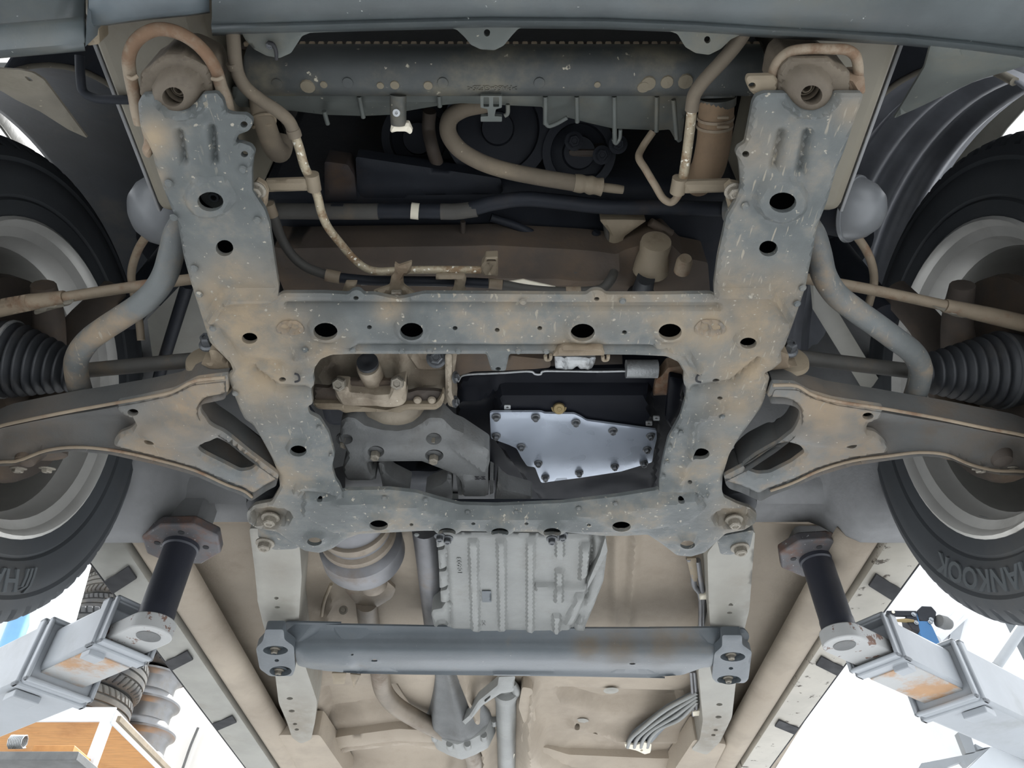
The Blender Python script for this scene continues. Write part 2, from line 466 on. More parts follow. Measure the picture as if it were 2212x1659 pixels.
m_castgrey = M('cast_grey', srgb(102, 103, 102), .6, dirt=srgb(86, 82, 76), ds=9, dlo=.5, dhi=.75, dmax=.6, bump=.45, bs=260)
m_alu = M('bright_aluminium', srgb(176, 178, 178), .42, metal=.6, dirt=srgb(104, 98, 92), ds=30, dlo=.5, dhi=.7, dmax=.6, bump=.5, bs=150)
m_casing = M('casing_aluminium', srgb(132, 133, 130), .5, metal=.15, dirt=srgb(110, 106, 98), ds=8, dlo=.52, dhi=.78, dmax=.5, bump=.35, bs=220, var=.12)
m_bolt = M('bolt_zinc', srgb(140, 134, 122), .5, metal=.4, dirt=srgb(104, 88, 72), ds=60, dlo=.5, dhi=.7, bump=.2, attr=False)
m_bolt_dark = M('bolt_dark', srgb(96, 98, 100), .4, metal=.5, var=.2, bump=.1)
m_bolt_steel = M('bolt_steel', srgb(150, 155, 160), .3, metal=.8, var=.15, bump=.05)
m_brass = M('drain_plug_brass', srgb(132, 116, 82), .4, metal=.6, var=.15, bump=.1)
m_under = M('underseal', srgb(164, 152, 136), .8, dirt=srgb(124, 112, 98), ds=3.5, dlo=.46, dhi=.74, dmax=.6, var=.12, bump=.35, bs=180)
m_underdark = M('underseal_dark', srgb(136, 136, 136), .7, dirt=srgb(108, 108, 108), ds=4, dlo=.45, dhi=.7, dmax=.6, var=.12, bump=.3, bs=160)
m_railpaint = M('rail_paint', srgb(150, 147, 138), .55, dirt=srgb(128, 118, 104), ds=5, dlo=.5, dhi=.78, dmax=.6, var=.08, bump=.15)
m_sill = M('sill_paint', srgb(146, 144, 136), .45, dirt=srgb(118, 108, 92), ds=5, dlo=.52, dhi=.8, dmax=.5, var=.1, bump=.15)
m_sillscar = M('sill_scarred', srgb(172, 166, 154), .5, dirt=srgb(60, 52, 44), ds=26, dlo=.6, dhi=.66, dmax=.9, var=.1, bump=.2)
m_member = M('member_paint', srgb(84, 90, 94), .42, dirt=srgb(112, 100, 84), ds=7, dlo=.58, dhi=.8, dmax=.6, var=.1, bump=.2, bs=150, speck=srgb(190, 186, 176), slo=.75, ss=160)
m_exhaust = M('exhaust_steel', srgb(124, 114, 101), .5, metal=.35, dirt=srgb(108, 92, 78), ds=10, dlo=.48, dhi=.72, dmax=.7, bump=.25)
m_exgrey = M('exhaust_grey', srgb(112, 112, 114), .45, metal=.4, dirt=srgb(120, 104, 88), ds=9, dlo=.5, dhi=.75, dmax=.6, bump=.15)
m_rubber = M('tyre_rubber', srgb(60, 63, 66), .7, dirt=srgb(92, 86, 76), ds=5, dlo=.5, dhi=.85, dmax=.4, var=.1, bump=.12)
m_lettering = M('tyre_lettering', srgb(82, 86, 88), .7, var=.08, bump=.05)
m_rim = M('rim_silver', srgb(200, 198, 192), .4, metal=.2, dirt=srgb(112, 104, 92), ds=5, dlo=.5, dhi=.8, dmax=.6, var=.1, bump=.08)
m_boot = M('boot_rubber', srgb(40, 42, 45), .55, dirt=srgb(100, 94, 86), ds=12, dlo=.5, dhi=.8, dmax=.5, bump=.1)
m_lift = M('lift_paint', srgb(164, 168, 172), .4, dirt=srgb(146, 146, 142), ds=5, dlo=.5, dhi=.8, dmax=.5, var=.05, bump=.1, bs=60)
m_liftrust = M('lift_chipped', srgb(172, 172, 170), .5, dirt=srgb(110, 78, 62), ds=30, dlo=.58, dhi=.62, dmax=.9, var=.06, bump=.2)
m_liftbrown = M('lift_grease', srgb(176, 176, 174), .45, dirt=srgb(186, 142, 98), ds=9, dlo=.44, dhi=.62, dmax=.85, var=.05, bump=.12, stretch=(1, 1, 1))
m_postblack = M('post_black', srgb(48, 50, 58), .42, dirt=srgb(96, 84, 78), ds=10, dlo=.58, dhi=.8, dmax=.6, var=.12, bump=.15)
m_padrust = M('pad_rust', srgb(92, 90, 92), .55, metal=.2, dirt=srgb(116, 90, 78), ds=16, dlo=.46, dhi=.66, dmax=.85, bump=.3, speck=srgb(170, 168, 168), slo=.68, ss=140)
m_white = M('white_plastic', srgb(226, 218, 198), .6, var=.05, bump=.05)
m_slot = M('slot_dark', srgb(40, 40, 42), .8, var=.1, bump=0)

# ================================================================== the workshop
m_floor = M('concrete', srgb(170, 172, 174), .8, dirt=srgb(136, 138, 138), ds=1.2, dlo=.5, dhi=.8, dmax=.5, var=.06, bump=.1, bs=20)
m_wall = M('wall_white', srgb(232, 230, 224), .8, var=.02, bump=.05, bs=30)
def struct(o, label=None):
    o['kind'] = 'structure'
    if label: o['label'] = label
    return o
fl = box('floor', None, m_floor, (0, 0, -.1), (60, 60, .2), b=0); struct(fl, 'pale concrete workshop floor')
wb = box('wall_back', None, m_wall, (-5.2, 7.1, 2.2), (8.4, .2, 4.4), b=0); struct(wb, 'bright white wall behind the raised car')
m_skyblock = M('sky_block_grey', srgb(196, 198, 200), .8, var=.04, bump=.05, bs=30)  # unseen walls added to cut sky light, pale enough to bounce fill
struct(box('sky_block_front', None, m_skyblock, (0, -3.1, 2.4), (10.2, .2, 4.8), b=0), 'unseen grey wall added in front of the car to cut the sky light')
struct(box('sky_block_left', None, m_skyblock, (-5.2, -1.3, 2.4), (.2, 3.4, 4.8), b=0), 'unseen grey side wall added on the left to cut the sky light')
struct(box('sky_block_right', None, m_skyblock, (5.2, -1.3, 2.4), (.2, 3.4, 4.8), b=0), 'unseen grey side wall added on the right to cut the sky light')

CX = -.014            # the car's centre line
# ================================================================== car body
car = thing('car_body', 'beige coated underside of the raised car with floor, rails and sills', 'car body', (CX, 1.6, CZ + .8))
HS = .80
# floor panel with pressed ribs
def floor_h(q):
    return np.full(len(q), .88)
fl_out = [(205, 1165), (250, 1138), (540, 1133), (620, 1090), (900, 1080), (1110, 1080), (1500, 1085), (1580, 1090), (1650, 1133), (1930, 1138), (1985, 1165), (1640, 1720), (575, 1720)]
sheet('floor_panel', car, m_under, fl_out, .88, up=.03, lip=.02, step=8, emb=[
    ('line', [(720, 1290), (700, 1360)], 9, 0.0132), ('line', [(1330, 1160), (1330, 1350)], 13, 0.0132), ('line', [(1372, 1160), (1357, 1350)], 11, 0.0132),
    ('line', [(640, 1620), (760, 1590), (880, 1575), (960, 1590)], 14, 0.044), ('line', [(700, 1659), (830, 1640), (960, 1645)], 14, 0.0484),
    ('line', [(1150, 1560), (1160, 1610), (1230, 1640), (1400, 1648)], 18, 0.066), ('line', [(1240, 1560), (1290, 1570), (1340, 1590), (1500, 1590)], 9, 0.022),
    ('poly', [(1180, 1480), (1480, 1490), (1480, 1540), (1300, 1545), (1210, 1520)], -.04, 26),
    ('poly', [(680, 1480), (860, 1475), (900, 1540), (700, 1570)], -.035, 24),
    ('line', [(1010, 1470), (1040, 1560), (1050, 1700)], 12, 0.044), ('line', [(1150, 1480), (1140, 1560), (1140, 1700)], 12, 0.044),
    ('line', [(395, 1260), (520, 1450), (640, 1640)], 8, 0.0176), ('line', [(1820, 1260), (1700, 1450), (1600, 1600)], 8, 0.0176)],
    holes=[(1300, 1150, 14, 9), (1320, 1492, 11, 5), (1246, 1558, 6, 4), (1284, 1571, 6, 4), (735, 1597, 6, 3), (958, 1649, 6, 3), (873, 1642, 6, 3)],
    dirt=[(700, 1560, 120, .5), (1340, 1620, 90, .5), (420, 1420, 90, .4)] + [(360 + 28 * k, 1220 + 42 * k, 26, .85) for k in range(11)] + [(1850 - 25 * k, 1225 + 42 * k, 26, .85) for k in range(11)] + [(1420, 1300, 60, .35), (700, 1330, 70, .6), (1250, 1520, 70, .4)])
tube('bumper_stay', car, m_black, PH([(172, 120, .76), (174, 165, .75), (180, 198, .745), (204, 212, .742), (240, 215, .74), (300, 216, .74)]), .0045, 12, 5)
# the dark wheelhouse and toe panel that rises behind the engine
rows = []
for (yy, hh) in ((1.22, .875), (1.19, .90), (1.12, 1.0), (1.06, 1.2), (1.04, 1.75)):
    rows.append([(CX + x, yy + .0 * abs(x), CZ + hh) for x in np.linspace(-.78, .78, 15)])
loft('toe_panel', car, m_underdark, rows, .004)
for s in (-1, 1):
    R = []
    for x in np.concatenate([np.linspace(.42, .63, 7), np.linspace(.645, .87, 11)]):
        t = float(sstep(np.array([(x - .63) / .05]))[0])
        yb = 1.292 * (1 - t) + 1.236 * t; zb = .882 * (1 - t) + (HS - .004) * t
        if x > .80: zb = HS - .004 + .0 * x
        bulge = .03 * math.sin(min(1, (x - .42) / .45) * math.pi)
        row = []
        for k in np.linspace(0, 1, 14):
            row.append((CX + s * x, yb - .30 * k ** .8 - bulge * math.sin(math.pi * k), CZ + zb + .50 * k ** 1.9))
        R.append(row)
    loft('wheelhouse_panel', car, m_underdark, R, .004, angle=60)
    # sill: rounded beige member with its pinch seam and the outer painted panel
    prof = [(.655, .0), (.668, -.022), (.69, -.034), (.715, -.034), (.735, -.02), (.742, .0), (.742, .03)]
    R = [[(CX + s * x, y, CZ + HS + .03 + z) for y in np.linspace(1.235, 3.6, 30)] for x, z in prof]
    loft('sill_member', car, m_under, R, .004)
    R = [[(CX + s * x, y, CZ + HS + z) for y in np.linspace(1.236, 3.6, 30)] for x, z in ((.742, .03), (.748, .0), (.80, -.004), (.835, 0), (.842, .012), (.85, .10), (.86, .22))]
    sp = loft('sill_panel', car, m_sillscar if s > 0 else m_sill, R, .004)
    tube('sill_edge', car, m_slot, [(CX + s * .842, y, CZ + HS + .004) for y in (1.24, 1.8, 2.6, 3.6)], .0032, 8, 1)
    for y in (1.32, 1.70, 2.10, 2.62, 3.1):
        y2 = y + (.03 if s > 0 else 0)
        q = [(CX + s * .760, y2, CZ + HS - .0085), (CX + s * .832, y2 + .06, CZ + HS - .0085), (CX + s * .832, y2 + .108, CZ + HS - .0085), (CX + s * .760, y2 + .046, CZ + HS - .0085)]
        plate('drain_slot', car, m_slot, q, (0, 0, .004))
    jx, jy, jz = ((-.641, 1.24, .813) if s < 0 else (.627, 1.338, .843))
    box('jack_point', car, m_underdark, (jx, jy, CZ + (jz + .90) / 2), (.075, .06, .90 - jz), b=.012)
    # door / body side above the sill
    R = [[(CX + s * x, y, CZ + z) for y in np.linspace(1.2, 3.6, 8)] for x, z in ((.86, 1.02), (.88, 1.2), (.88, 1.6))]
    loft('body_side', car, m_sill, R, .004)
sheet('floor_member', car, m_under, [(640, 1612), (740, 1592), (860, 1576), (960, 1582), (1040, 1600), (1040, 1625), (960, 1612), (860, 1606), (740, 1624), (650, 1642)], .85, up=.03, step=10, emb=[('line', [(650, 1625), (740, 1606), (860, 1590), (1000, 1596)], 8, .012)], r=8)
sheet('floor_member', car, m_under, [(1130, 1560), (1150, 1575), (1165, 1612), (1230, 1632), (1420, 1640), (1500, 1640), (1500, 1670), (1400, 1672), (1220, 1664), (1150, 1640), (1125, 1600)], .85, up=.03, step=10, emb=[('line', [(1140, 1585), (1170, 1630), (1240, 1650), (1450, 1656)], 9, .014)], r=8)
sheet('tunnel_side', car, m_under, [(1128, 1486), (1150, 1490), (1158, 1560), (1132, 1566), (1120, 1530)], .845, up=.035, step=8, r=6)
for (u, v, a_, b_) in ((1320, 1492, 13, 6), (1256, 1558, 26, 8)):
    lathe('floor_plug', car, m_railpaint, [(.0001, -.003), (.012, -.003), (.016, -.001), (.022, 0)], P(u, v, .874), (0, 0, 1), 20)
# rear body rails, traced
railL = T('R7', [(1440, 280), (1470, 500), (1492, 712), (1520, 830), (1560, 960), (1592, 1130), (1612, 1290), (1660, 1400), (1690, 1490), (1740, 1525), (1800, 1500), (1822, 1400), (1835, 1280),
                 (1760, 1060), (1728, 800), (1745, 560), (1735, 400), (1700, 280)])
sheet('body_rail', car, m_railpaint, railL, .795, up=.08, step=9, holes=[(597, 1292, 5, 2.5), (599, 1312, 6, 2.5), (626, 1509, 7, 3), (630, 1536, 7, 3), (637, 1564, 5, 2.5), (641, 1576, 5, 2.5)],
      emb=[('line', [(557, 1298), (640, 1298)], 3, .004)], dirt=[(600, 1230, 40, .3), (640, 1560, 60, .6)])
railR = T('R9', [(345, 420), (352, 700), (362, 860), (330, 1000), (292, 1100), (318, 1390), (300, 1500), (250, 1560), (340, 1590), (420, 1512), (487, 1370), (507, 1190), (560, 860), (588, 750), (622, 300), (440, 300)])
sheet('body_rail', car, m_railpaint, railR, .795, up=.08, step=9, holes=[(1578, 1304, 5, 2.5), (1576, 1324, 6, 2.5), (1554, 1522, 7, 3), (1552, 1549, 7, 3), (1546, 1577, 5, 2.5), (1541, 1588, 5, 2.5)],
      emb=[('line', [(1530, 1302), (1616, 1306)], 3, .004)], dirt=[(1600, 1260, 40, .3), (1540, 1590, 60, .6)])
# rail ends that run on to the rear
for s, pts in ((-1, [(600, 1590), (690, 1590), (760, 1690), (650, 1690)]), (1, [(1500, 1600), (1570, 1610), (1530, 1690), (1440, 1690)])):
    sheet('rail_end', car, m_under, pts, .80, up=.07, step=12, emb=[])
m_frontrail = M('front_rail_paint', srgb(122, 116, 102), .6, dirt=srgb(110, 100, 86), ds=5, var=.08, bump=.15)
# front side rails beside the subframe
for s in (-1, 1):
    for nm, x0, x1, z0, z1, mt in (('front_rail', .285, .395, .745, .87, m_frontrail),):
        V = [(CX + s * x, y, CZ + z) for x in (x0, x1) for y in (.10, .47) for z in (z0, z1)]
        o = mk(nm, V, [(0, 1, 3, 2), (4, 6, 7, 5), (0, 4, 5, 1), (2, 3, 7, 6), (0, 2, 6, 4), (1, 5, 7, 3)], mt, car); bev(o, .012, 3)
    tube('rail_flange', car, m_frontrail, [(CX + s * .40, .1, CZ + .80), (CX + s * .40, .3, CZ + .80), (CX + s * .40, .48, CZ + .80)], .004, 6, 2)
    box('flange_strip', car, m_underdark, (CX + s * .405, .29, CZ + .79), (.004, .38, .05), b=.001)
# engine bay sides and the bonnet overhead keep the bay dark
    R = [[(CX + s * x, y, CZ + z) for y in np.linspace(.10, 1.05, 6)] for x, z in ((.40, .85), (.42, 1.1), (.50, 1.45))]
    loft('inner_apron', car, m_underdark, R, .004)
R = [[(x, y, CZ + 1.45 - .1 * (x / .8) ** 2 + .06 * (y - .1)) for x in np.linspace(-.88, .88, 9)] for y in (-.12, .3, .7, 1.06)]
loft('bonnet', car, m_sill, R, .004)
# painted inner panels seen past the suspension
plate('inner_panel', car, m_sill, PH([(318, 690, .98), (415, 590, .98), (450, 620, .98), (465, 745, .98), (330, 775, .98)]), (0, .01, .004))
plate('inner_panel', car, m_sill, PH([(1755, 600, .98), (1790, 640, .98), (1905, 830, .98), (1868, 836, .98), (1760, 660, .98)]), (0, .01, .004))
tube('ground_strap', car, m_black, PH([(405, 615, .93), (350, 790, .93), (303, 965, .93)]), .010, 8, 1)
# front wing outer skins
for s in (-1, 1):
    cy, cz, rr = .777, CZ + .785, .50
    R = []
    for a in np.linspace(math.radians(25), math.radians(155), 15):
        yy = cy - rr * math.cos(a); zz = cz + rr * math.sin(a)
        R.append([(CX + s * .90, yy, zz), (CX + s * .905, yy, zz + .01), (CX + s * .88, cy + (yy - cy) * 1.15, max(zz + .04, CZ + 1.36))])
    loft('front_wing', car, m_sill, R, .003)

# ================================================================== front subframe
sub = thing('front_subframe', 'grey muddy H-shaped steel subframe with round holes under the engine', 'subframe', (CX, .6, CZ + .65))
H0 = .65
sub_out = [(305, 207), (296, 224), (297, 243), (300, 270), (306, 292), (318, 312), (328, 335), (333, 358), (348, 402), (368, 452), (381, 479), (385, 500), (395, 557), (410, 611), (435, 689), (452, 743),
    (469, 760), (496, 787), (503, 806), (490, 814), (503, 851), (517, 888), (527, 908), (547, 922), (567, 956), (587, 993), (601, 1027), (604, 1056), (586, 1087), (549, 1094), (532, 1110), (534, 1131),
    (552, 1144), (597, 1152), (634, 1178), (657, 1193), (690, 1198), (720, 1187), (745, 1168), (775, 1157), (819, 1155), (914, 1150), (1097, 1149), (1208, 1152), (1304, 1161), (1351, 1161), (1400, 1158), (1430, 1178),
    (1463, 1203), (1493, 1206), (1523, 1197), (1568, 1156), (1609, 1148), (1633, 1133), (1637, 1115), (1620, 1100), (1594, 1092), (1564, 1077), (1560, 1060), (1562, 1030), (1576, 985), (1595, 952), (1609, 933), (1617, 922),
    (1644, 885), (1653, 863), (1664, 816), (1651, 810), (1668, 803), (1690, 785), (1688, 762), (1697, 750), (1716, 698), (1741, 625), (1763, 515), (1767, 492), (1789, 437), (1807, 374), (1826, 327), (1840, 286), (1851, 253), (1864, 220),
    (1866, 204), (1807, 204), (1789, 218), (1770, 228), (1749, 232), (1730, 229), (1716, 220), (1701, 204), (1653, 204), (1635, 211), (1628, 224), (1620, 264), (1611, 312), (1595, 322), (1590, 334), (1597, 350), (1600, 374), (1602, 407), (1591, 437),
    (1571, 470), (1562, 514), (1552, 558), (1541, 638), (1430, 640), (1310, 640), (1300, 632), (1289, 630), (1277, 632), (1267, 640), (915, 638), (880, 646), (857, 650), (835, 646), (810, 640), (785, 640), (778, 632), (769, 630), (760, 632), (752, 640), (700, 637), (603, 637),
    (594, 581), (582, 500), (581, 489), (570, 456), (543, 415), (542, 371), (545, 344), (549, 332), (540, 319), (520, 312), (506, 311), (513, 294), (535, 286), (543, 275), (543, 262), (530, 251), (500, 250), (486, 245), (479, 219), (466, 204), (435, 206), (425, 219), (402, 232), (371, 231), (351, 219), (334, 206)]
win = [(675, 814), (679, 797), (692, 779), (715, 770), (760, 768), (1051, 768), (1061, 804), (1092, 805), (1100, 768), (1183, 768), (1372, 770), (1440, 773), (1466, 785), (1479, 808), (1477, 830), (1484, 843), (1481, 867), (1470, 904), (1444, 951),
    (1433, 996), (1423, 1048), (1420, 1062), (1335, 1076), (1216, 1090), (1073, 1096), (994, 1094), (946, 1082), (899, 1068), (839, 1061), (742, 1063), (724, 1040), (716, 1013), (722, 986), (709, 939), (689, 908), (667, 897), (663, 882), (675, 875), (670, 844), (678, 834)]
big = [(459, 427, 28, 21), (485, 536, 19, 17.5), (539, 731, 17, 12), (705, 709, 26, 19), (890, 709, 25, 19), (1258, 711, 26, 19), (1446, 710, 25, 18), (1614, 734, 18, 12), (646, 967, 18, 12), (1512, 973, 19, 12),
       (821, 1115, 20, 11), (967, 1131, 19, 10), (1080, 1131, 19, 10), (1192, 1131, 19, 10), (1340, 1118, 20, 11), (681, 1163, 16, 9), (1484, 1170, 16, 9), (1687, 429, 29, 22), (1660, 537, 20, 17)]
small = [(798, 707, 5.5, 4.5), (983, 709, 5.5, 4.5), (1074, 713, 5.5, 4.5), (1166, 709, 5.5, 4.5), (1349, 718, 5.5, 4.5), (769, 644, 6, 4.5), (1289, 646, 6, 4.5), (610, 820, 8, 5), (1547, 823, 8, 5), (1490, 1040, 5, 3), (890, 1121, 4.5, 3), (1023, 1119, 4.5, 3),
         (1137, 1119, 4.5, 3), (1271, 1122, 4.5, 3), (693, 1069, 6, 3.5), (1470, 1072, 7, 4), (527, 269, 8, 7), (528, 333, 8, 7), (1611, 333, 8, 7), (1076, 797, 6, 4), (1555, 860, 6, 3.5)]
eb = []
for (cx, cy, rx, ry) in big[3:7]: eb.append(('ell', cx, cy, rx * 1.15, ry * 1.15, .004, .5))
for (cx, cy, rx, ry) in big[10:15] + big[7:10] + big[15:17]: eb.append(('ell', cx, cy, rx * 1.15, ry * 1.15, .004, .45))
eb += [('ell', 452, 425, 42, 36, .005, .35), ('ell', 1687, 430, 46, 40, .005, .35),
       ('line', [(620, 662), (1550, 664)], 7, -.005), ('line', [(480, 652), (505, 640), (590, 640)], 5, .006), ('line', [(455, 690), (470, 655), (500, 635), (600, 633)], 6, .006),
       ('line', [(1700, 690), (1680, 650), (1660, 633), (1545, 632)], 6, .006), ('line', [(720, 750), (1440, 752)], 5, -.004), ('line', [(640, 770), (700, 750), (760, 747)], 7, .005), ('line', [(1420, 745), (1480, 760), (1510, 800)], 7, .005),
       ('line', [(345, 222), (365, 243), (390, 249), (415, 246), (440, 225)], 7, .006), ('line', [(1700, 222), (1725, 243), (1755, 247), (1785, 236), (1805, 216)], 7, .006),
       ('line', [(385, 290), (395, 350)], 9, -.005), ('line', [(455, 280), (462, 350)], 9, -.005), ('line', [(1690, 290), (1675, 360)], 10, -.005), ('line', [(1745, 290), (1730, 370)], 10, -.005),
       ('poly', [(655, 1055), (740, 1068), (900, 1075), (990, 1102), (1220, 1100), (1340, 1085), (1500, 1060), (1530, 1090), (1490, 1130), (1340, 1148), (820, 1142), (720, 1150), (650, 1110)], .007, 10),
       ('line', [(640, 1060), (650, 1048), (700, 1050), (735, 1062)], 6, .006), ('line', [(1420, 1050), (1500, 1050), (1525, 1065)], 6, .006),
       ('ell', 583, 1118, 38, 16, -.010, .35), ('ell', 1588, 1120, 38, 16, -.010, .35),
       ('line', [(545, 800), (600, 840), (660, 843)], 7, -.005), ('line', [(1640, 780), (1580, 830), (1500, 842)], 7, -.005),
       ('line', [(1560, 880), (1500, 905), (1490, 980), (1470, 1040)], 8, .005), ('line', [(470, 720), (520, 780), (600, 790)], 10, -.004)]
eb = [e[:-1] + (e[-1] * 1.7,) if e[0] == 'line' else ((e[0], *e[1:-2], e[-2] * 1.5, e[-1]) if e[0] in ('ell', 'poly') else e) for e in eb]
pan = sheet('frame_pan', sub, m_frame, sub_out, H0, holes=big + small, thru=[win], up=.006, step=7.5, emb=eb, lip=.008, r=5, top=False, rim=(5, .003),
      dirt=[(330, 300, 45, .9), (520, 690, 110, .95), (560, 800, 90, .95), (470, 640, 60, .8), (620, 710, 45, .95), (600, 640, 50, .6), (700, 760, 50, .8), (540, 1000, 60, .5), (1540, 710, 60, .9), (1640, 690, 80, .8), (1620, 800, 80, .9), (1680, 640, 60, .7), (1590, 860, 60, .7),
            (1300, 650, 50, .6), (1080, 650, 60, .4), (840, 665, 30, .9), (1240, 755, 50, .9), (1350, 640, 60, .6), (500, 590, 50, .7), (1600, 620, 60, .7), (1590, 1120, 50, .6), (340, 380, 25, .6), (1640, 320, 60, .4), (1840, 240, 40, .5), (1560, 960, 40, .5), (580, 1115, 40, .6)])
# hollow sections above the pressed pan, black standing in for the shade inside
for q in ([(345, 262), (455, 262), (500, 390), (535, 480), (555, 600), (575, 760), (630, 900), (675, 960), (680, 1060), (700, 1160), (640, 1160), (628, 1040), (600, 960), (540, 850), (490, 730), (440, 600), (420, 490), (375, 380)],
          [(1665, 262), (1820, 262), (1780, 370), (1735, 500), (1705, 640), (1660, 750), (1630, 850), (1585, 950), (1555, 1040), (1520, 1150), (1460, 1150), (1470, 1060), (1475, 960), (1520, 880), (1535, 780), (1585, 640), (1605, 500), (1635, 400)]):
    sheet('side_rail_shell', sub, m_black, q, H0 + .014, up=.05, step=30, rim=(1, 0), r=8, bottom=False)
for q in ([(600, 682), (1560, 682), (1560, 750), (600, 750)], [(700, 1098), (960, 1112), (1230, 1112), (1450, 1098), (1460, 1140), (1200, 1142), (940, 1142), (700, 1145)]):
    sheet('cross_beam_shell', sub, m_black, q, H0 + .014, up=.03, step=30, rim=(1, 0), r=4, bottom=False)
# recessed drain pockets
for (cx, cy, rx, ry) in ((625, 712, 30, 18), (1535, 712, 34, 20), (745, 1112, 30, 13), (1420, 1113, 30, 13)):
    p = sheet('weld_pocket', pan, m_arm if cy < 900 else m_frame, [(cx + rx * math.cos(a) * (1 + .12 * math.sin(3 * a)), cy + ry * math.sin(a) * (1 + .1 * math.cos(2 * a))) for a in np.linspace(0, 2 * math.pi, 12, endpoint=False)], H0 - .004, up=.004, step=6,
          emb=[('ell', cx, cy, rx * .6, ry * .5, -.006, .4), ('line', [(cx - 2, cy - ry * .7), (cx + 2, cy + ry * .5)], 3, .006), ('line', [(cx - rx * .6, cy + ry * .3), (cx + rx * .6, cy + ry * .4)], 3, .004)], rim=(4, .003), r=3, dirt=[(cx, cy, 60, .9 if cy < 900 else .1)])
# stamped D slots
for (cx, cy, k) in ((642, 816, 1), (1509, 817, -1)):
    tube('stamped_slot', pan, m_slot, PH([(cx - 6 * k, cy - 9, H0 - .004), (cx + 2 * k, cy - 6, H0 - .004), (cx + 4 * k, cy + 6, H0 - .004), (cx - 5 * k, cy + 9, H0 - .004)]), .0014, 6, 3)
# small spot weld dots along the flanges
for (u, v) in [(660, 756), (762, 757), (868, 758), (928, 758), (990, 759), (1120, 759), (1180, 759), (430, 636), (460, 710), (508, 850), (690, 925), (716, 985), (830, 1076), (920, 1080), (1010, 1106), (1115, 1106), (1250, 1098), (1330, 1088), (900, 1155), (1090, 1154), (1180, 1155),
               (1460, 930), (1446, 966), (1440, 1000), (1432, 1030), (1345, 650), (1130, 652), (420, 580), (365, 396), (375, 470), (525, 366), (556, 476), (1610, 445), (1734, 622), (1722, 656), (1560, 900), (1470, 935)]:
    lathe('spot_weld', pan, m_frame, [(.0001, -.0022), (.003, -.002), (.0042, 0)], P(u, v, H0 - .0022), (0, 0, 1), 10)
lathe('captive_nut_plate', sub, m_arm, [(.0042, 0), (.015, 0), (.0155, .003)], P(464, 424, H0 + .03), (0, 0, 1), 24, ends=False)
lathe('captive_nut', sub, m_bolt_steel, [(.003, .002), (.003, -.003), (.0052, -.003), (.0056, .0)], P(463, 424, H0 + .03), (0, 0, 1), 20, ends=False)
# front mounts
for (cx, cy, hat, tilt) in ((385, 194, T('B3', [(1450, 760), (1540, 710), (1610, 640), (1700, 580), (1880, 580), (2000, 630), (2150, 710), (2190, 820), (2200, 1000), (1990, 1120), (1640, 1120), (1440, 1000)]), 0),
                            (1743, 190, T('R3', [(770, 450), (790, 395), (840, 350), (1070, 350), (1120, 395), (1190, 420), (1200, 560), (1060, 640), (860, 640), (750, 560)]), 0)):
    e = [('dome', cx, cy, 24, 22, .015, 1.25)]
    mp_ = sheet('mount_plate', sub, m_mount, hat, H0 + .012, holes=[(cx, cy, 23, 21)], up=.05, step=6, emb=e, lip=.03, dirt=[(cx, cy, 60, .5)])
    c = P(cx, cy, H0 + .004)
    lathe('mount_collar', mp_, m_mount, [(.0102, -.002), (.0102, .02), (.0085, .02), (.0085, .004), (.0068, .003), (.0068, .018), (.005, .018), (.005, .001), (.0034, .0), (.0032, .016)], c, (0, 0, 1), 28, ends=False)
    bolt(mp_, m_bolt_dark, c + np.array([0, 0, .020]), r=.0046, kind='plain', name='mount_bolt')
# tie-down loops
tube('tie_down_loop', sub, m_looprust, PH([(303, 268, .663), (296, 240, .664), (290, 205, .668), (281, 160, .668), (278, 128, .668), (286, 100, .668), (308, 76, .668), (343, 63, .668), (386, 71, .668), (425, 95, .668), (452, 125, .668), (468, 155, .668), (477, 185, .668), (488, 215, .666), (494, 245, .665)]), .0057, 16, 6)
tube('tie_down_loop', sub, m_looprust, PH([(1668, 170, .672), (1673, 146, .672), (1686, 126, .672), (1706, 112, .672), (1740, 106, .672), (1796, 106, .672), (1830, 108, .672), (1847, 120, .672), (1853, 140, .672), (1854, 165, .672)]), .0046, 14, 6)
tube('weld_seam', sub, m_rustpipe, PH([(276, 166, .661), (286, 170, .659), (298, 164, .661)]), .0018, 8, 4)
tube('weld_seam', sub, m_rustpipe, PH([(458, 170, .661), (470, 172, .659), (482, 167, .661)]), .0018, 8, 4)
sheet('side_gusset', sub, m_rustpipe, T('R1', [(880, 720), (920, 730), (985, 800), (1025, 870), (1010, 920), (975, 945), (965, 1010), (930, 1000), (910, 960), (915, 900), (895, 830)]), .656, up=.02, step=7, emb=[('ell', 320, 330, 16, 16, .004, .4)], dirt=[(310, 280, 60, .7)])
sheet('loop_bracket', sub, m_tan, T('R3', [(590, 455), (750, 452), (770, 480), (760, 560), (640, 575), (600, 540), (580, 490)]), .662, holes=[(1625, 185, 8, 7)], up=.006, step=7)
sheet('loop_bracket', sub, m_rustpipe, T('R3', [(1160, 455), (1280, 455), (1285, 560), (1150, 560)]), .664, up=.02, step=7, emb=[('line', [(1845, 175), (1850, 195)], 5, .006)], dirt=[(1850, 180, 40, .5)])
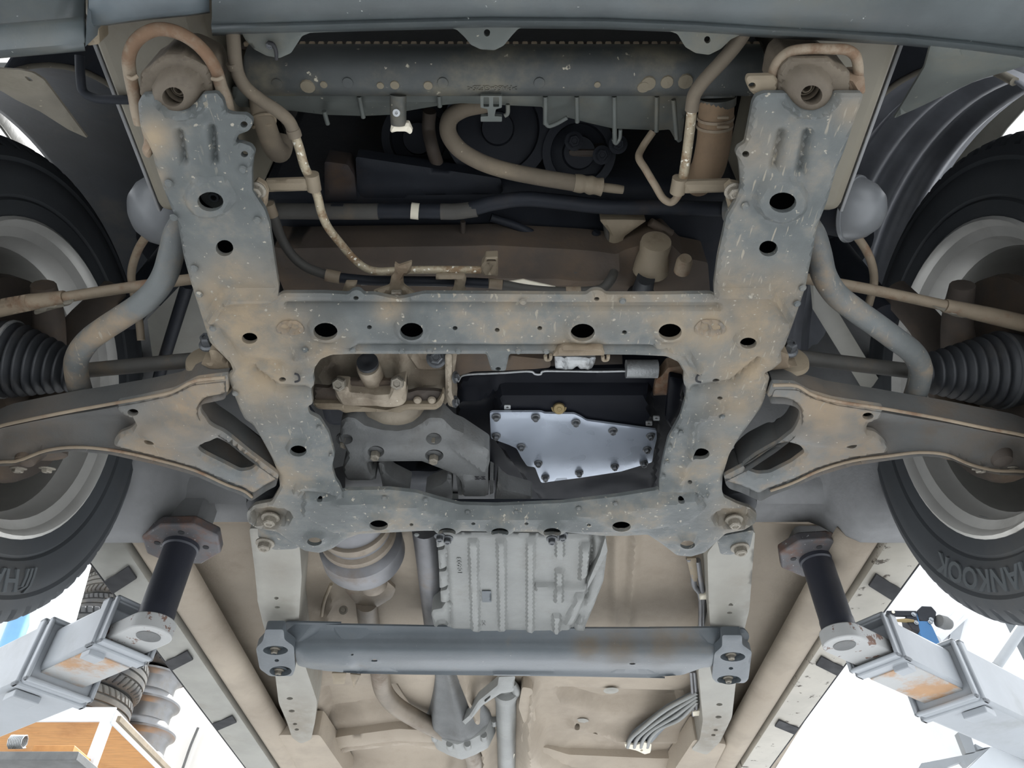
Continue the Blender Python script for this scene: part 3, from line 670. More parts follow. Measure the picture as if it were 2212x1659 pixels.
# rear mount bolts and lower brackets
for (u, v) in ((585, 1117), (1585, 1122)):
    bolt(sub, m_bolt, P(u, v, H0 + .010), r=.0095, hgt=.014, name='mount_bolt')
for pts, bu, bv in ((T('R7', [(1490, 270), (1700, 290), (1760, 380), (1700, 400), (1580, 405), (1490, 330)]), 573, 1172), (T('R9', [(400, 330), (560, 300), (615, 290), (590, 400), (480, 435), (420, 430)]), 1598, 1182)):
    rb_ = sheet('rear_bracket', sub, m_frame, pts, .69, up=.03, step=8)
    bolt(rb_, m_bolt, P(bu, bv, .69), r=.0105, hgt=.014, name='bracket_bolt')
# front pivots of the control arms (brackets on the subframe)
for s, pts in ((-1, T('R4', [(1330, 770), (1380, 770), (1480, 860), (1490, 910), (1440, 895), (1340, 890), (1275, 855), (1350, 850), (1340, 800)])), (1, T('R6', [(835, 735), (780, 715), (720, 780), (700, 830), (730, 825), (830, 815), (890, 800), (860, 805), (825, 790)]))):
    sheet('pivot_bracket', sub, m_tan, pts, .668, up=.03, step=7, dirt=[(480, 800, 60, .5), (1680, 790, 60, .5)])
bolt(sub, m_bolt_dark, P(452, 745, .69), n=(0, -1, -.1), r=.008, hgt=.016, name='pivot_bolt')
bolt(sub, m_bolt_dark, P(1702, 758, .69), n=(0, -1, -.1), r=.008, hgt=.016, name='pivot_bolt')
# a hanger tab scraped to bare metal under the crossbeam
sheet('scraped_tab', sub, m_tan, T('R5', [(1530, 735), (1780, 740), (1800, 800), (1460, 805), (1480, 780)]), .645, up=.01, step=5, emb=[('line', [(1215, 752), (1300, 754)], 2, .003), ('line', [(1205, 762), (1300, 764)], 2, .003)], rim=(3, .002), dirt=[(1250, 760, 60, .4)])
for (u, v) in ((1184, 772), (1308, 773)):
    tube('tab_hook', sub, m_tan, PH([(u - 6, v - 4, .65), (u - 4, v + 5, .652), (u + 4, v + 4, .652), (u + 6, v - 6, .65)]), .0022, 8, 4)

# ================================================================== control arms
def control_arm(side, outl, dbl, hole, rounds, label):
    a = thing('control_arm', label, 'control arm', P(440 if side < 0 else 1720, 930, .63), 'lower front control arms')
    hb = .645
    def hsl(q):
        x = np.abs(q[:, 0] - 1090); return hb - .02 * sstep((x - 850) / 250)
    dirt = [((330 if side < 0 else 1840), 985, 90, .7), ((400 if side < 0 else 1780), 870, 80, .8), ((60 if side < 0 else 2150), 950, 120, .5)]
    hc = np.mean(np.array(hole), 0); big_hole = [tuple(hc + (np.array(p) - hc) * 1.14) for p in hole]
    base = sheet('arm_pressing', a, m_armdark, outl, lambda q: hsl(q) + .006, thru=[big_hole], holes=rounds, up=.045, step=9, emb=[('line', [(0, 950), (150, 925), (260, 925)] if side < 0 else [(2212, 975), (2060, 945), (1900, 935)], 26, -.012)], rim=(9, -.008), rimt=False, lip=.04, r=8, dirt=dirt)
    n_ = len(outl); k0 = 8
    for seg_ in ((outl[0:11]), (outl[11:22])):
        tube('flange_edge', base, m_rustpipe, [P(u, v, float(hsl(np.array([[u, v]]))[0]) + .001) for u, v in seg_], .0022, 8, 4)
    sheet('doubler_plate', a, m_arm, dbl, lambda q: hsl(q) - .001, thru=[hole], holes=rounds, up=.006, step=7, rim=(6, .004), r=7, lip=.02, emb=[('ell', 385 if side < 0 else 1800, 935, 60, 22, .006, .6)], dirt=dirt)
    return a
armL = T('R4', [(1440, 935), (1250, 955), (1100, 1028), (900, 1070), (700, 1105), (450, 1150), (200, 1200), (0, 1245)]) + [(-60, 940), (-150, 985), (-150, 1040), (-60, 1012)] + T('R4', [(0, 1475), (100, 1470), (300, 1400), (480, 1380), (720, 1400), (1000, 1460), (1250, 1530), (1450, 1620), (1560, 1660)]) + [(545, 1074), (580, 1050), (600, 1040)] + [(601, 1027), (540, 983), (490, 942), (449, 915), (431, 893), (430, 877), (440, 863), (466, 858), (492, 852), (490, 816)]
dblL = T('R4', [(1440, 935), (1250, 958), (1100, 1032), (900, 1075), (735, 1107), (745, 1150), (790, 1190), (845, 1205), (865, 1238), (830, 1275), (760, 1300), (725, 1340), (722, 1385), (1000, 1452), (1250, 1522), (1450, 1612), (1560, 1652)]) + [(545, 1070), (580, 1047), (600, 1038)] + [(600, 1029), (540, 985), (490, 944), (449, 917), (431, 895), (430, 877), (440, 863), (466, 858), (492, 852), (490, 816)]
holeL = T('R4', [(1255, 1400), (1285, 1368), (1390, 1330), (1450, 1360), (1560, 1435), (1650, 1500), (1600, 1540), (1530, 1550), (1450, 1510), (1290, 1430)])
caL = control_arm(-1, armL, dblL, holeL, [(287, 891, 12, 7.5), (323, 953, 12, 7.5)], 'left rusty grey lower control arm with a slanted cut-out, reaching to the left wheel')
armR = T('R6', [(735, 905), (870, 908), (960, 958), (1100, 998), (1390, 1043), (1700, 1098), (2000, 1160), (2212, 1200)]) + [(2290, 965), (2360, 1000), (2360, 1055), (2290, 1035)] + T('R6', [(2212, 1412), (2050, 1407), (1900, 1372), (1750, 1312), (1600, 1300), (1420, 1320), (1200, 1350), (1000, 1410), (850, 1480), (720, 1526)]) + [(1640, 1074), (1600, 1055), (1572, 1046)] + [(1562, 1032), (1620, 1003), (1675, 966), (1712, 937), (1730, 907), (1729, 885), (1716, 869), (1694, 863), (1658, 862), (1666, 842)]
dblR = T('R6', [(735, 905), (870, 910), (960, 962), (1100, 1003), (1395, 1047), (1370, 1110), (1295, 1140), (1280, 1165), (1340, 1190), (1390, 1230), (1422, 1275), (1410, 1312), (1200, 1342), (1000, 1402), (850, 1472), (720, 1518)]) + [(1640, 1070), (1600, 1052), (1572, 1044)] + [(1563, 1034), (1620, 1005), (1675, 968), (1712, 939), (1730, 909), (1729, 885), (1716, 869), (1694, 863), (1658, 862), (1666, 842)]
holeR = T('R6', [(560, 1390), (640, 1330), (760, 1262), (830, 1250), (900, 1270), (930, 1310), (850, 1370), (720, 1435), (650, 1440), (580, 1415)])
caR = control_arm(1, armR, dblR, holeR, [(1875, 899, 12, 7.5), (1839, 962, 12, 7)], 'right rusty grey lower control arm with a slanted cut-out, reaching to the right wheel')
for s, a, (bu, bv), (fu, fv) in ((-1, caL, (590, 1066), (455, 806)), (1, caR, (1578, 1062), (1695, 806))):
    lathe('rear_bushing', a, m_boot, [(.012, -.03), (.034, -.028), (.038, -.012), (.038, .012), (.034, .028), (.012, .03)], P(bu, bv, .70), (0, 0, 1), 28)
    c = P(fu, fv, .70)
    lathe('front_bushing', a, m_tan, [(.01, -.028), (.024, -.026), (.026, -.02), (.022, -.018), (.022, .018), (.026, .02), (.024, .026), (.01, .028)], c, (0, 1, 0), 28)
    # ball joint and its nut at the outer end
    q = P(105 if s < 0 else 2110, 990, .66)
    e = P(60 if s < 0 else 2160, 985, .64)
    lathe('ball_joint', a, m_brown, [(.006, -.012), (.012, -.010), (.016, 0), (.02, .01), (.014, .03), (.008, .05)], e, (0, 0, 1), 20)
    bolt(a, m_bolt, e + np.array([-s * .02, .02, -.005]), n=(0, .5, -1), r=.007, name='ball_joint_bolt')
    bolt(a, m_bolt, e + np.array([s * .02, .02, -.005]), n=(0, .5, -1), r=.007, name='ball_joint_bolt')

# ================================================================== wheels
def tyre_verts(R, ri, wd, pitches=64, groove=.006, detail=True):
    """tyre about the local z axis, z from 0 (near sidewall) to wd; profile closed through the bead"""
    half = [(ri, .018, 0), (ri + .006, .004, 0), (ri + .018, .0, 0), (ri + .03, -.001, 0), (ri + .034, .002, 0), (ri + .038, -.002, 0), (ri + .06, -.006, 0), (R - .05, -.006, 0), (R - .042, -.002, 0), (R - .036, -.004, 0),
            (R - .022, .002, 0), (R - .017, .005, 1), (R - .008, .012, 1), (R - .003, .022, 1), (R - .001, .045, 1), (R - .0005, .052, 1), (R - .009, .054, 2), (R - .009, .062, 2), (R, .064, 0), (R + .001, wd / 2 - .006, 0), (R - .008, wd / 2 - .004, 2)]
    prof = half + [(r, wd - z, k) for r, z, k in reversed(half)]
    n = pitches * 5; V = []; F = []
    for i, (r, z, k) in enumerate(prof):
        for j in range(n):
            ph = j % 5; a = 2 * math.pi * j / n
            rr = r; zz = z
            if k == 1 and detail:
                a += (z if z < wd / 2 else wd - z) * 1.6
                if ph in (0,): rr = r - groove; zz = z + (groove * .4 if z < wd / 2 else -groove * .4)
            V.append((rr * math.cos(a), rr * math.sin(a), zz))
    m = len(prof)
    for i in range(m - 1):
        for j in range(n):
            j2 = (j + 1) % n; F.append((i * n + j, i * n + j2, (i + 1) * n + j2, (i + 1) * n + j))
    return np.array(V), F

def wheel_basis(s, cam=.03):
    out = np.array([s * math.cos(cam), 0, -math.sin(cam) * 0 + 0.0]); out = np.array([s * 1., 0, 0.])
    return out

WY, WZ, WR = .777, CZ + .785, .354
for s in (-1, 1):
    X = CX * 0 + (.68 if s > 0 else -.705)
    c = np.array([X, WY, WZ])
    label = 'right front wheel with raised lettering on its tyre sidewall' if s > 0 else 'left front wheel with a dark rim, at the left edge'
    wh = thing('wheel', label, 'wheel', c, 'front wheels')
    camb = .03
    ax = np.array([s * math.cos(camb), 0, s * s * math.sin(camb) * 0]); ax = np.array([math.cos(camb) * s, 0, -math.sin(camb)])
    # local frame: right (as seen from under the car), up, outwards
    upv = np.array([s * math.sin(camb), 0, math.cos(camb)]); rt = np.cross(ax, upv)
    def toW(V): return c + V[:, :1] * rt + V[:, 1:2] * upv + V[:, 2:3] * ax
    V, F = tyre_verts(WR, .228, .215)
    mk('tyre', toW(V), F, m_rubber, wh, angle=30)
    tyo = wh.children[-1]
    # steel rim: lip, barrel stepping outwards and the disc
    prof = [(.236, .012), (.236, .002), (.231, -.001), (.226, .003), (.222, .012), (.208, .02), (.204, .04), (.196, .05), (.196, .13), (.204, .145), (.206, .17), (.212, .178), (.170, .172), (.150, .178), (.12, .165), (.09, .14), (.07, .14), (.07, .15), (.001, .15)]
    n = 64; V = []; F = []
    for r, z in prof:
        for j in range(n): V.append((r * math.cos(2 * math.pi * j / n), r * math.sin(2 * math.pi * j / n), z))
    for i in range(len(prof) - 1):
        for j in range(n): F.append((i * n + j, i * n + (j + 1) % n, (i + 1) * n + (j + 1) % n, (i + 1) * n + j))
    rim = mk('rim', toW(np.array(V)), F, m_rim, wh, angle=30)
    # raised sidewall lettering, letter tops towards the tread
    def phi(u, v):
        p = PXp(u, v, c[0]) - c; return math.atan2(p @ upv, p @ rt), math.hypot(p @ upv, p @ rt)
    def wrap(V, F, ph0, rad, nm):
        ang = ph0 - V[:, 0] / rad; rr = rad + V[:, 1]
        W = np.stack([rr * np.cos(ang), rr * np.sin(ang), -.006 - V[:, 2]], -1)
        o = mk(nm, toW(W), F, m_lettering, wh, smooth=False); o.parent = tyo; o.location = (0, 0, 0); return o
    V, F = text_mesh('HANKOOK', .043, .0016)
    if s > 0:
        p1, r1 = phi(2042, 1236); wd_ = V[:, 0].max()
        wrap(V, F, p1 + wd_ / .285, .278, 'raised_lettering')
    else:
        p1, r1 = phi(22, 1232)
        wrap(V, F, p1, .278, 'raised_lettering')
        # three swept feathers before the first letter
        for k in range(3):
            x0 = .012 + .008 * k; L = [(-.052 + x0 * 1.1, 0), (-.047 + x0 * 1.1, .012), (-.040 + x0 * 1.1, .024), (-.028 + x0 * 1.1, .033 - k * .005)]
            A = []
            for (x, y) in L: A.append((x, y, .0016))
            for (x, y) in reversed(L): A.append((x + .0045, y - .001, .0016))
            B = np.array(A + [(x, y, -.0016) for x, y, z in A]); m_ = len(A)
            wrap(B, [tuple(range(m_)), tuple(range(2 * m_ - 1, m_ - 1, -1))] + [(i, (i + 1) % m_, m_ + (i + 1) % m_, m_ + i) for i in range(m_)], p1, .278, 'raised_emblem')
    if s > 0:
        q = PXp(1988, 1003, c[0] + .03)
        box('balance_weight', wh, m_alu, c + rt * (.212 * math.cos(-2.35)) + upv * (.212 * math.sin(-2.35)) + ax * .028, (.03, .006, .012), ax=np.cross(ax, rt * math.cos(-2.35) + upv * math.sin(-2.35)), b=.002)

    # ---- brake disc, knuckle and hub between wheel and arm
    kn = thing('steering_knuckle', ('right' if s > 0 else 'left') + ' brown rusty steering knuckle and brake behind the ' + ('right' if s > 0 else 'left') + ' wheel', 'knuckle', c, 'steering knuckles')
    lathe('brake_disc', kn, m_brown, [(.02, .05), (.145, .05), (.145, .075), (.02, .075)], c, ax, 40)
    lathe('dust_shield', kn, m_brown, [(.06, .02), (.15, .026), (.155, .04), (.15, .03), (.06, .024)], c, ax, 40)
    lathe('hub_carrier', kn, m_brown, [(.03, -.045), (.045, -.04), (.05, -.01), (.06, .02), (.06, .05)], c, ax, 28)
    tube('knuckle_leg', kn, m_brown, [c + np.array([-s * .02, 0, -.01]), c + np.array([-s * .03, -.02, .08]), c + np.array([-s * .06, -.03, .17])], [.032, .026, .022], 12, 4)
    tube('knuckle_leg', kn, m_brown, [c + np.array([-s * .02, 0, -.01]), c + np.array([-s * .035, .03, -.07]), c + np.array([-s * .045, .05, -.11])], [.032, .026, .02], 12, 4)
    tube('steering_lever', kn, m_brown, [c + np.array([-s * .02, -.02, 0]), c + np.array([-s * .05, -.10, .02]), c + np.array([-s * .06, -.15, .03])], [.026, .02, .016], 12, 4)
    # ---- strut
    st = thing('suspension_strut', ('right' if s > 0 else 'left') + ' dark suspension strut rising beside the ' + ('right' if s > 0 else 'left') + ' wheel', 'strut', c + np.array([-s * .07, 0, .17]), 'suspension struts')
    b0 = c + np.array([-s * .075, .0, .14]); d = np.array([-s * .10, .03, 1.]); d /= np.linalg.norm(d)
    lathe('damper_tube', st, m_black, [(.01, 0), (.026, 0), (.026, .32), (.012, .33), (.012, .5)], b0, d, 24)
    lathe('spring_seat', st, m_black, [(.026, .20), (.075, .205), (.08, .22), (.026, .215)], b0, d, 28)
    pts = [b0 + d * (.225 + .036 * k / 12) + (frame(d)[0] * math.cos(2 * math.pi * k / 12) + frame(d)[1] * math.sin(2 * math.pi * k / 12)) * .062 for k in range(12 * 5 + 1)]
    tube('coil_spring', st, m_black, pts, .007, 8, 1)

    # ---- drive shaft
    if s < 0: A, B, B2 = P(520, 768, .735), P(165, 802, .735), P(28, 778, .735)
    else: A, B, B2 = P(1660, 764, .735), P(2005, 806, .735), P(2150, 800, .735)
    ds_ = thing('drive_shaft', ('right' if s > 0 else 'left') + ' dark drive shaft with a ribbed rubber boot next to the ' + ('right' if s > 0 else 'left') + ' wheel', 'drive shaft', A, 'drive shafts')
    tube('shaft', ds_, m_darkhose, [A, (A + B) / 2, B], .0105, 18, 2)
    ax2 = (B2 - B); L = np.linalg.norm(ax2); ax2 /= L
    prof = [(.011, -.012), (.0155, -.012), (.017, -.004), (.017, .0)]
    for k in range(7):
        r0 = .022 + .0034 * k; z = L * (k + .15) / 7.4
        prof += [(r0 - .001, z), (r0 + .0075, z + L * .03), (r0 + .0085, z + L * .055), (r0 + .0075, z + L * .08), (r0, z + L * .105)]
    prof += [(.048, L * .97), (.052, L * 1.0), (.053, L * 1.12), (.05, L * 1.3), (.03, L * 1.4)]
    lathe('ribbed_boot', ds_, m_boot, prof, B, ax2, 36, angle=60)
    lathe('boot_clamp', ds_, m_alu if s < 0 else m_bolt_dark, [(.0525, L * 1.03), (.0545, L * 1.035), (.0545, L * 1.09), (.0525, L * 1.095)], B, ax2, 36)
    lathe('inner_joint', ds_, m_black, [(.012, -.02), (.03, -.015), (.034, .0), (.034, .06), (.03, .07)], A, (A - B), 28)

# ================================================================== anti-roll bar
arb = thing('stabilizer_bar', 'thick grey tubular stabilizer bar curving out to both wheels past the frame arms', 'bar', P(1090, 455, .82))
tube('bar_end', arb, m_arm, PH([(176, 850, .70), (166, 812, .70), (166, 775, .70), (190, 737, .70), (225, 710, .702), (262, 686, .705), (305, 657, .71), (338, 625, .715), (358, 590, .72), (371, 545, .73), (384, 500, .74), (410, 470, .76), (470, 452, .79), (590, 456, .82)]), .0145, 20, 6)
tube('bar_end', arb, m_arm, PH([(1972, 868, .70), (1984, 830, .70), (1988, 795, .70), (1972, 762, .70), (1935, 733, .70), (1890, 700, .705), (1845, 668, .71), (1806, 636, .715), (1780, 595, .72), (1768, 545, .73), (1752, 500, .74), (1720, 470, .77), (1650, 452, .80), (1565, 452, .82)]), .0145, 20, 6)
tube('center_bar', arb, m_black, PH([(585, 456, .82), (700, 456, .82), (900, 456, .82), (1000, 455, .82), (1060, 440, .82), (1130, 430, .82), (1210, 436, .82), (1300, 446, .82), (1400, 448, .82), (1565, 452, .82)]), .0095, 18, 6)
tube('foam_sleeve', arb, m_darkhose, PH([(590, 456, .82), (700, 457, .82), (818, 457, .82)]), .0102, 18, 4)
tube('foam_sleeve', arb, m_darkhose, PH([(952, 457, .82), (985, 457, .82), (1030, 451, .82)]), .0102, 18, 4)
tube('white_tape', arb, m_white, PH([(888, 455, .82), (905, 457, .82)]), .0104, 18, 2)

# ================================================================== steering tie rods
for s in (-1, 1):
    t_ = thing('tie_rod', ('right' if s > 0 else 'left') + ' thin tan steering tie rod running out to the ' + ('right' if s > 0 else 'left') + ' wheel', 'tie rod', P(200 if s < 0 else 2000, 630, .76), 'steering tie rods')
    if s < 0:
        tube('rod', t_, m_rustpipe, PH([(470, 596, .78), (390, 606, .775), (250, 625, .77), (130, 644, .765)]), .0072, 12, 3)
        tube('rod_end', t_, m_rustpipe, PH([(140, 642, .765), (60, 654, .762), (-40, 674, .76)]), [.009, .011, .012], 12, 3)
        for k in range(4): lathe('lock_nut', t_, m_rustpipe, [(.009, -.004), (.0125, -.003), (.0125, .003), (.009, .004)], P(20 + 14 * k, 660.5 - 2.4 * k, .762), P(0, 664, .762) - P(100, 648, .762), 6)
    else:
        tube('rod', t_, m_rustpipe, PH([(1700, 596, .78), (1835, 617, .775), (1950, 640, .77), (2050, 662, .765)]), .0072, 12, 3)
        tube('rod_end', t_, m_rustpipe, PH([(2040, 660, .765), (2140, 682, .762), (2260, 710, .76)]), [.009, .011, .012], 12, 3)
    sheet('rod_shield', t_, m_flap, [(70, 663), (160, 650), (150, 662), (110, 672), (72, 684)] if s < 0 else [(2015, 664), (2110, 682), (2118, 696), (2060, 686)], .755, up=.003, step=8)
    # thin sway-bar link / brake hose hanging by the strut
    if s < 0:
        tube('brake_hose', None, m_rustpipe, PH([(352, 465, .84), (320, 505, .84), (296, 545, .84), (284, 590, .83), (290, 640, .82), (300, 690, .80), (305, 735, .78)]), .0055, 10, 6)
    else:
        tube('brake_hose', None, m_rustpipe, PH([(1800, 465, .84), (1850, 510, .84), (1880, 560, .83), (1888, 610, .82), (1876, 660, .80)]), .0055, 10, 6)
    o = [x for x in COL.objects if x.name.startswith('brake_hose')][-1]
    tag(o, ('right' if s > 0 else 'left') + ' thin brown brake hose dropping past the ' + ('right' if s > 0 else 'left') + ' tie rod', 'hose', 'brake hoses')

# ================================================================== wheel arch liners
for s in (-1, 1):
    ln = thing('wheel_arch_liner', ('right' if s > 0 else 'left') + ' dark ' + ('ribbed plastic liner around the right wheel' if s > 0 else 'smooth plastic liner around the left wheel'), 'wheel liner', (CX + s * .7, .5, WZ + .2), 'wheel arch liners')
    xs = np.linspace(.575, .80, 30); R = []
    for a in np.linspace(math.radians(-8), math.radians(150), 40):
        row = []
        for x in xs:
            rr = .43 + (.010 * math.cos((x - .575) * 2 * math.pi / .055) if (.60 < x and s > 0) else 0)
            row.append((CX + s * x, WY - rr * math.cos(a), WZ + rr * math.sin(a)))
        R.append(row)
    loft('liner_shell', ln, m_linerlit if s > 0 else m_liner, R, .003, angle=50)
    # inner edge flange
    tube('liner_lip', ln, m_flap, [(CX + s * .575, WY - .43 * math.cos(a), WZ + .43 * math.sin(a)) for a in np.linspace(math.radians(5), math.radians(120), 20)], .005, 8, 2)
    R = []
    for a in np.linspace(math.radians(10), math.radians(150), 24):
        R.append([(CX + s * .575, WY - .43 * math.cos(a), WZ + .43 * math.sin(a)), (CX + s * .50, WY - .50 * math.cos(a), WZ + .50 * math.sin(a)), (CX + s * .42, WY - .56 * math.cos(a), WZ + .56 * math.sin(a))])
    loft('inner_flange', ln, m_black, R, .003)
fl_ = sheet('splash_flap', None, m_flap, T('B3', [(-300, 700), (0, 728), (200, 740), (330, 770), (440, 840), (600, 1050), (800, 1320), (900, 1450), (700, 1360), (400, 1170), (150, 1050), (0, 960), (-300, 860)]), lambda q: .70 + .0006 * (q[:, 1] - 150), holes=[T('B3', [(245, 790), (300, 800), (355, 845), (300, 845)])], up=.003, step=12, r=5)
tag(fl_, 'tan plastic splash flap hanging beside the left wheel, with a small slot', 'flap', 'splash flaps')
fr_ = sheet('splash_flap', None, m_shroud, T('B4', [(900, 0), (1667, 60), (1750, 150), (1667, 180), (1300, 290), (1050, 400), (800, 520), (590, 612), (700, 430), (850, 180)]), lambda q: .69 + .0006 * (q[:, 1] - 120), up=.003, step=12, r=5)
tag(fr_, 'grey green plastic splash flap hanging beside the right wheel', 'flap', 'splash flaps')

# round domed covers at the outer side of the frame arms
for s, (u, v), ru, rv, lab in ((-1, (345, 455), 68, 66, 'blue grey domed round cover left of the left frame arm'), (1, (1848, 452), 60, 72, 'shiny grey domed round cover right of the right frame arm')):
    c0 = P(u, v, .84); k = np.linalg.norm(c0 - np.array([0, 0, CZ])) / FPX
    d = thing('domed_cover', lab, 'cover', c0, 'domed covers')
    axd = np.array([s * .55, -.25, -.55])
    r0 = ru * k * 1.05
    lathe('dome', d, m_dome, [(r0, .0), (r0 * 1.02, -.004), (r0 * .97, -.006), (r0 * .93, .004), (r0 * .8, .018), (r0 * .55, .03), (r0 * .25, .036), (.0005, .037)], c0, axd, 40, angle=50)
    lathe('back_can', d, m_black, [(r0 * .9, 0), (r0 * .85, -.03), (r0 * .3, -.035)], c0, axd, 32)

# ================================================================== front bumper
bmp = thing('front_bumper', 'dark grey plastic front bumper underside along the top, with three mounting lobes', 'bumper', P(1090, 50, .66))
us = np.array([458, 600, 800, 1050, 1300, 1500, 1650, 1800, 1950, 2100, 2260, 2420.])
edge = np.array([66, 62, 56, 50, 52, 60, 70, 78, 87, 102, 122, 145.])
def brow(off, hh): return [P(u, v + off, hh) for u, v in zip(us, edge)]
rows = [brow(6, .705), brow(-2, .672), brow(-7, .668), brow(-14, .671), brow(-26, .664), brow(-60, .655), brow(-120, .648), brow(-260, .655), [p + np.array([0, -.10, .06]) for p in brow(-260, .655)], [p + np.array([0, -.13, .25]) for p in brow(-260, .655)], [p + np.array([0, -.06, .62]) for p in brow(-260, .655)]]
loft('valance', bmp, m_bumper, rows, .004, angle=60)
usl = [192, 250, 320, 400, 452]; el = [52, 43, 34, 26, 19]
rows = [[P(u, v + o, hh) for u, v in zip(usl, el)] for o, hh in ((4, .70), (0, .668), (-8, .664), (-40, .655), (-120, .645), (-260, .655))] 
rows += [[p + np.array([0, -.10, .06]) for p in rows[-1]], [p + np.array([0, -.13, .25]) for p in rows[-1]], [p + np.array([0, -.06, .62]) for p in rows[-1]]]
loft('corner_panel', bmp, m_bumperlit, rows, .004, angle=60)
usl = [-260, -120, 0, 60, 120, 183]; el = [152, 134, 117, 112, 107, 101]
rows = [[P(u, v + o, hh) for u, v in zip(usl, el)] for o, hh in ((4, .69), (0, .652), (-10, .648), (-50, .66), (-62, .69), (-140, .70), (-300, .68))]
rows += [[p + np.array([0, -.10, .06]) for p in rows[-1]], [p + np.array([0, -.12, .25]) for p in rows[-1]], [p + np.array([0, -.06, .62]) for p in rows[-1]]]
loft('wing_corner', bmp, m_bumper, rows, .004, angle=60)
# the bright cut edge and its bracket
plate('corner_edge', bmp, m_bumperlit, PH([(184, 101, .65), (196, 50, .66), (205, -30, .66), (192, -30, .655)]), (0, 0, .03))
sheet('corner_bracket', bmp, m_tan, T('B3', [(890, 330), (960, 265), (1010, 300), (1025, 470), (890, 490)]), .675, up=.02, step=8)
tube('moulded_seam', bmp, m_bumper, PH([(1716, -12, .660), (1704, 30, .664)]), .0035, 8, 1)
tube('moulded_seam', bmp, m_bumper, PH([(1952, -12, .660), (1960, 30, .660), (1964, 60, .665)]), .0022, 8, 1)
# lobed fixing strip
strip = [(516, 62), (528, 86), (548, 108), (575, 122), (603, 127), (628, 116), (641, 96), (652, 79), (670, 72), (800, 66), (967, 59), (987, 66), (1004, 82), (1017, 98), (1038, 108), (1068, 110), (1088, 100), (1105, 79), (1119, 64), (1139, 57), (1300, 60), (1440, 66), (1464, 75), (1481, 103), (1503, 116), (1532, 120), (1558, 107), (1580, 86), (1606, 74), (1690, 80), (1690, 66), (1440, 48), (1139, 42), (967, 43), (700, 48)]
sheet('fixing_strip', bmp, m_shroud, strip, .695, holes=[(583, 96, 5, 6), (1052, 71, 7, 8), (1528, 86, 7, 8)], up=.004, step=8, r=4, rim=(4, .0015))
tube('strip_clip', bmp, m_slot, PH([(580, 92, .692), (590, 96, .690), (596, 110, .690), (597, 128, .692)]), .0018, 8, 4)
bolt(bmp, m_bolt_dark, P(583, 97, .694), r=.0035, kind='plain', name='clip_head')

# ================================================================== radiator
tb = P(1090, 152, .76)
rad = thing('radiator', 'black plastic radiator tank spanning the front, below a row of small fins', 'radiator', tb)
xa, xb = P(540, 152, .76)[0], P(1640, 152, .76)[0]
prof = [(.0, 0), (.018, 0), (.0245, .004), (.0245, xb - xa - .004), (.018, xb - xa), (0, xb - xa)]
tank = lathe('lower_tank', rad, m_blackplastic, prof, (xa, tb[1], tb[2]), (1, 0, 0), 40, sx=1, sy=1)
V = [(x, y, z) for x in (xa, xb) for y in (tb[1] - .018, tb[1] + .020) for z in (tb[2] + .005, tb[2] + .62)]
o = mk('core', V, [(0, 1, 3, 2), (4, 6, 7, 5), (0, 4, 5, 1), (2, 3, 7, 6), (0, 2, 6, 4), (1, 5, 7, 3)], m_black, rad)
# flange ring and the crimp teeth above the tank
fv = 95
f0 = P(520, fv, .775); f1 = P(1650, fv, .775)
strip_ = box('crimp_strip', rad, m_brown, ((f0[0] + f1[0]) / 2, f0[1] + .003, f0[2] + .004), (f1[0] - f0[0], .004, .012), b=.001)
me = None
for i in range(56):
    u = 528 + i * 20
    c = P(u + 6, fv, .775)
    if me is None:
        o = box('crimp_tooth', strip_, m_tooth, c, (.0058, .004, .0052), b=.0008); me = o.data; base = o
    else:
        o = bpy.data.objects.new('crimp_tooth', me); COL.objects.link(o); o.parent = strip_
        o.location = base.location + Vector((c - P(528 + 6, fv, .775)).tolist())
        m = o.modifiers.new('edge', 'BEVEL'); m.width = .0008
m_tankspot = M('dried_mud', srgb(112, 104, 88), .9, var=.15, bump=.3)
# bosses and dried mud spots on the tank
for (u, v, r_) in [(752, 176, .006), (957, 176, .006), (1165, 176, .006), (1400, 178, .008), (853, 181, .005), (925, 182, .005), (1390, 186, .007), (1290, 180, .0035), (1440, 175, .007), (600, 178, .006), (665, 185, .008), (700, 180, .004), (1480, 174, .008), (822, 182, .004)]:
    p = P(u, v, .738); n = p - tb; n[0] = 0; n = n / np.linalg.norm(n); base_ = np.array([p[0], tb[1], tb[2]]) + n * .0235
    lathe('tank_boss', tank, m_tankspot if r_ != .006 else m_blackplastic, [(r_, 0), (r_ * .9, .0018), (.0001, .0022)], base_, n, 12)
V, F = text_mesh('>PA66-GF25<', .0085, .0006)
ang = -(V[:, 1] - .002) / .025 + math.radians(62)      # angle from straight ahead down round the tank; letter tops point to the rear
W = np.stack([P(1119, 182, .738)[0] - V[:, 0] * 1.0, tb[1] - .0249 * np.cos(math.pi - (math.pi / 2 - 0)) * 0 + .0249 * np.sin(-ang + math.pi / 2 + .45) * 1.0 * 0 + tb[1] * 0, V[:, 2]], -1)
th0 = math.radians(20)                                  # 0 = straight down, + = towards the rear
aa = th0 + (V[:, 1] - .003) / .025; rr_ = .0247 + V[:, 2]
W = np.stack([P(1117, 182, .738)[0] - V[:, 0], tb[1] + rr_ * np.sin(aa), tb[2] - rr_ * np.cos(aa)], -1)
mk('moulded_lettering', W, F, m_blackplastic, tank, smooth=False)
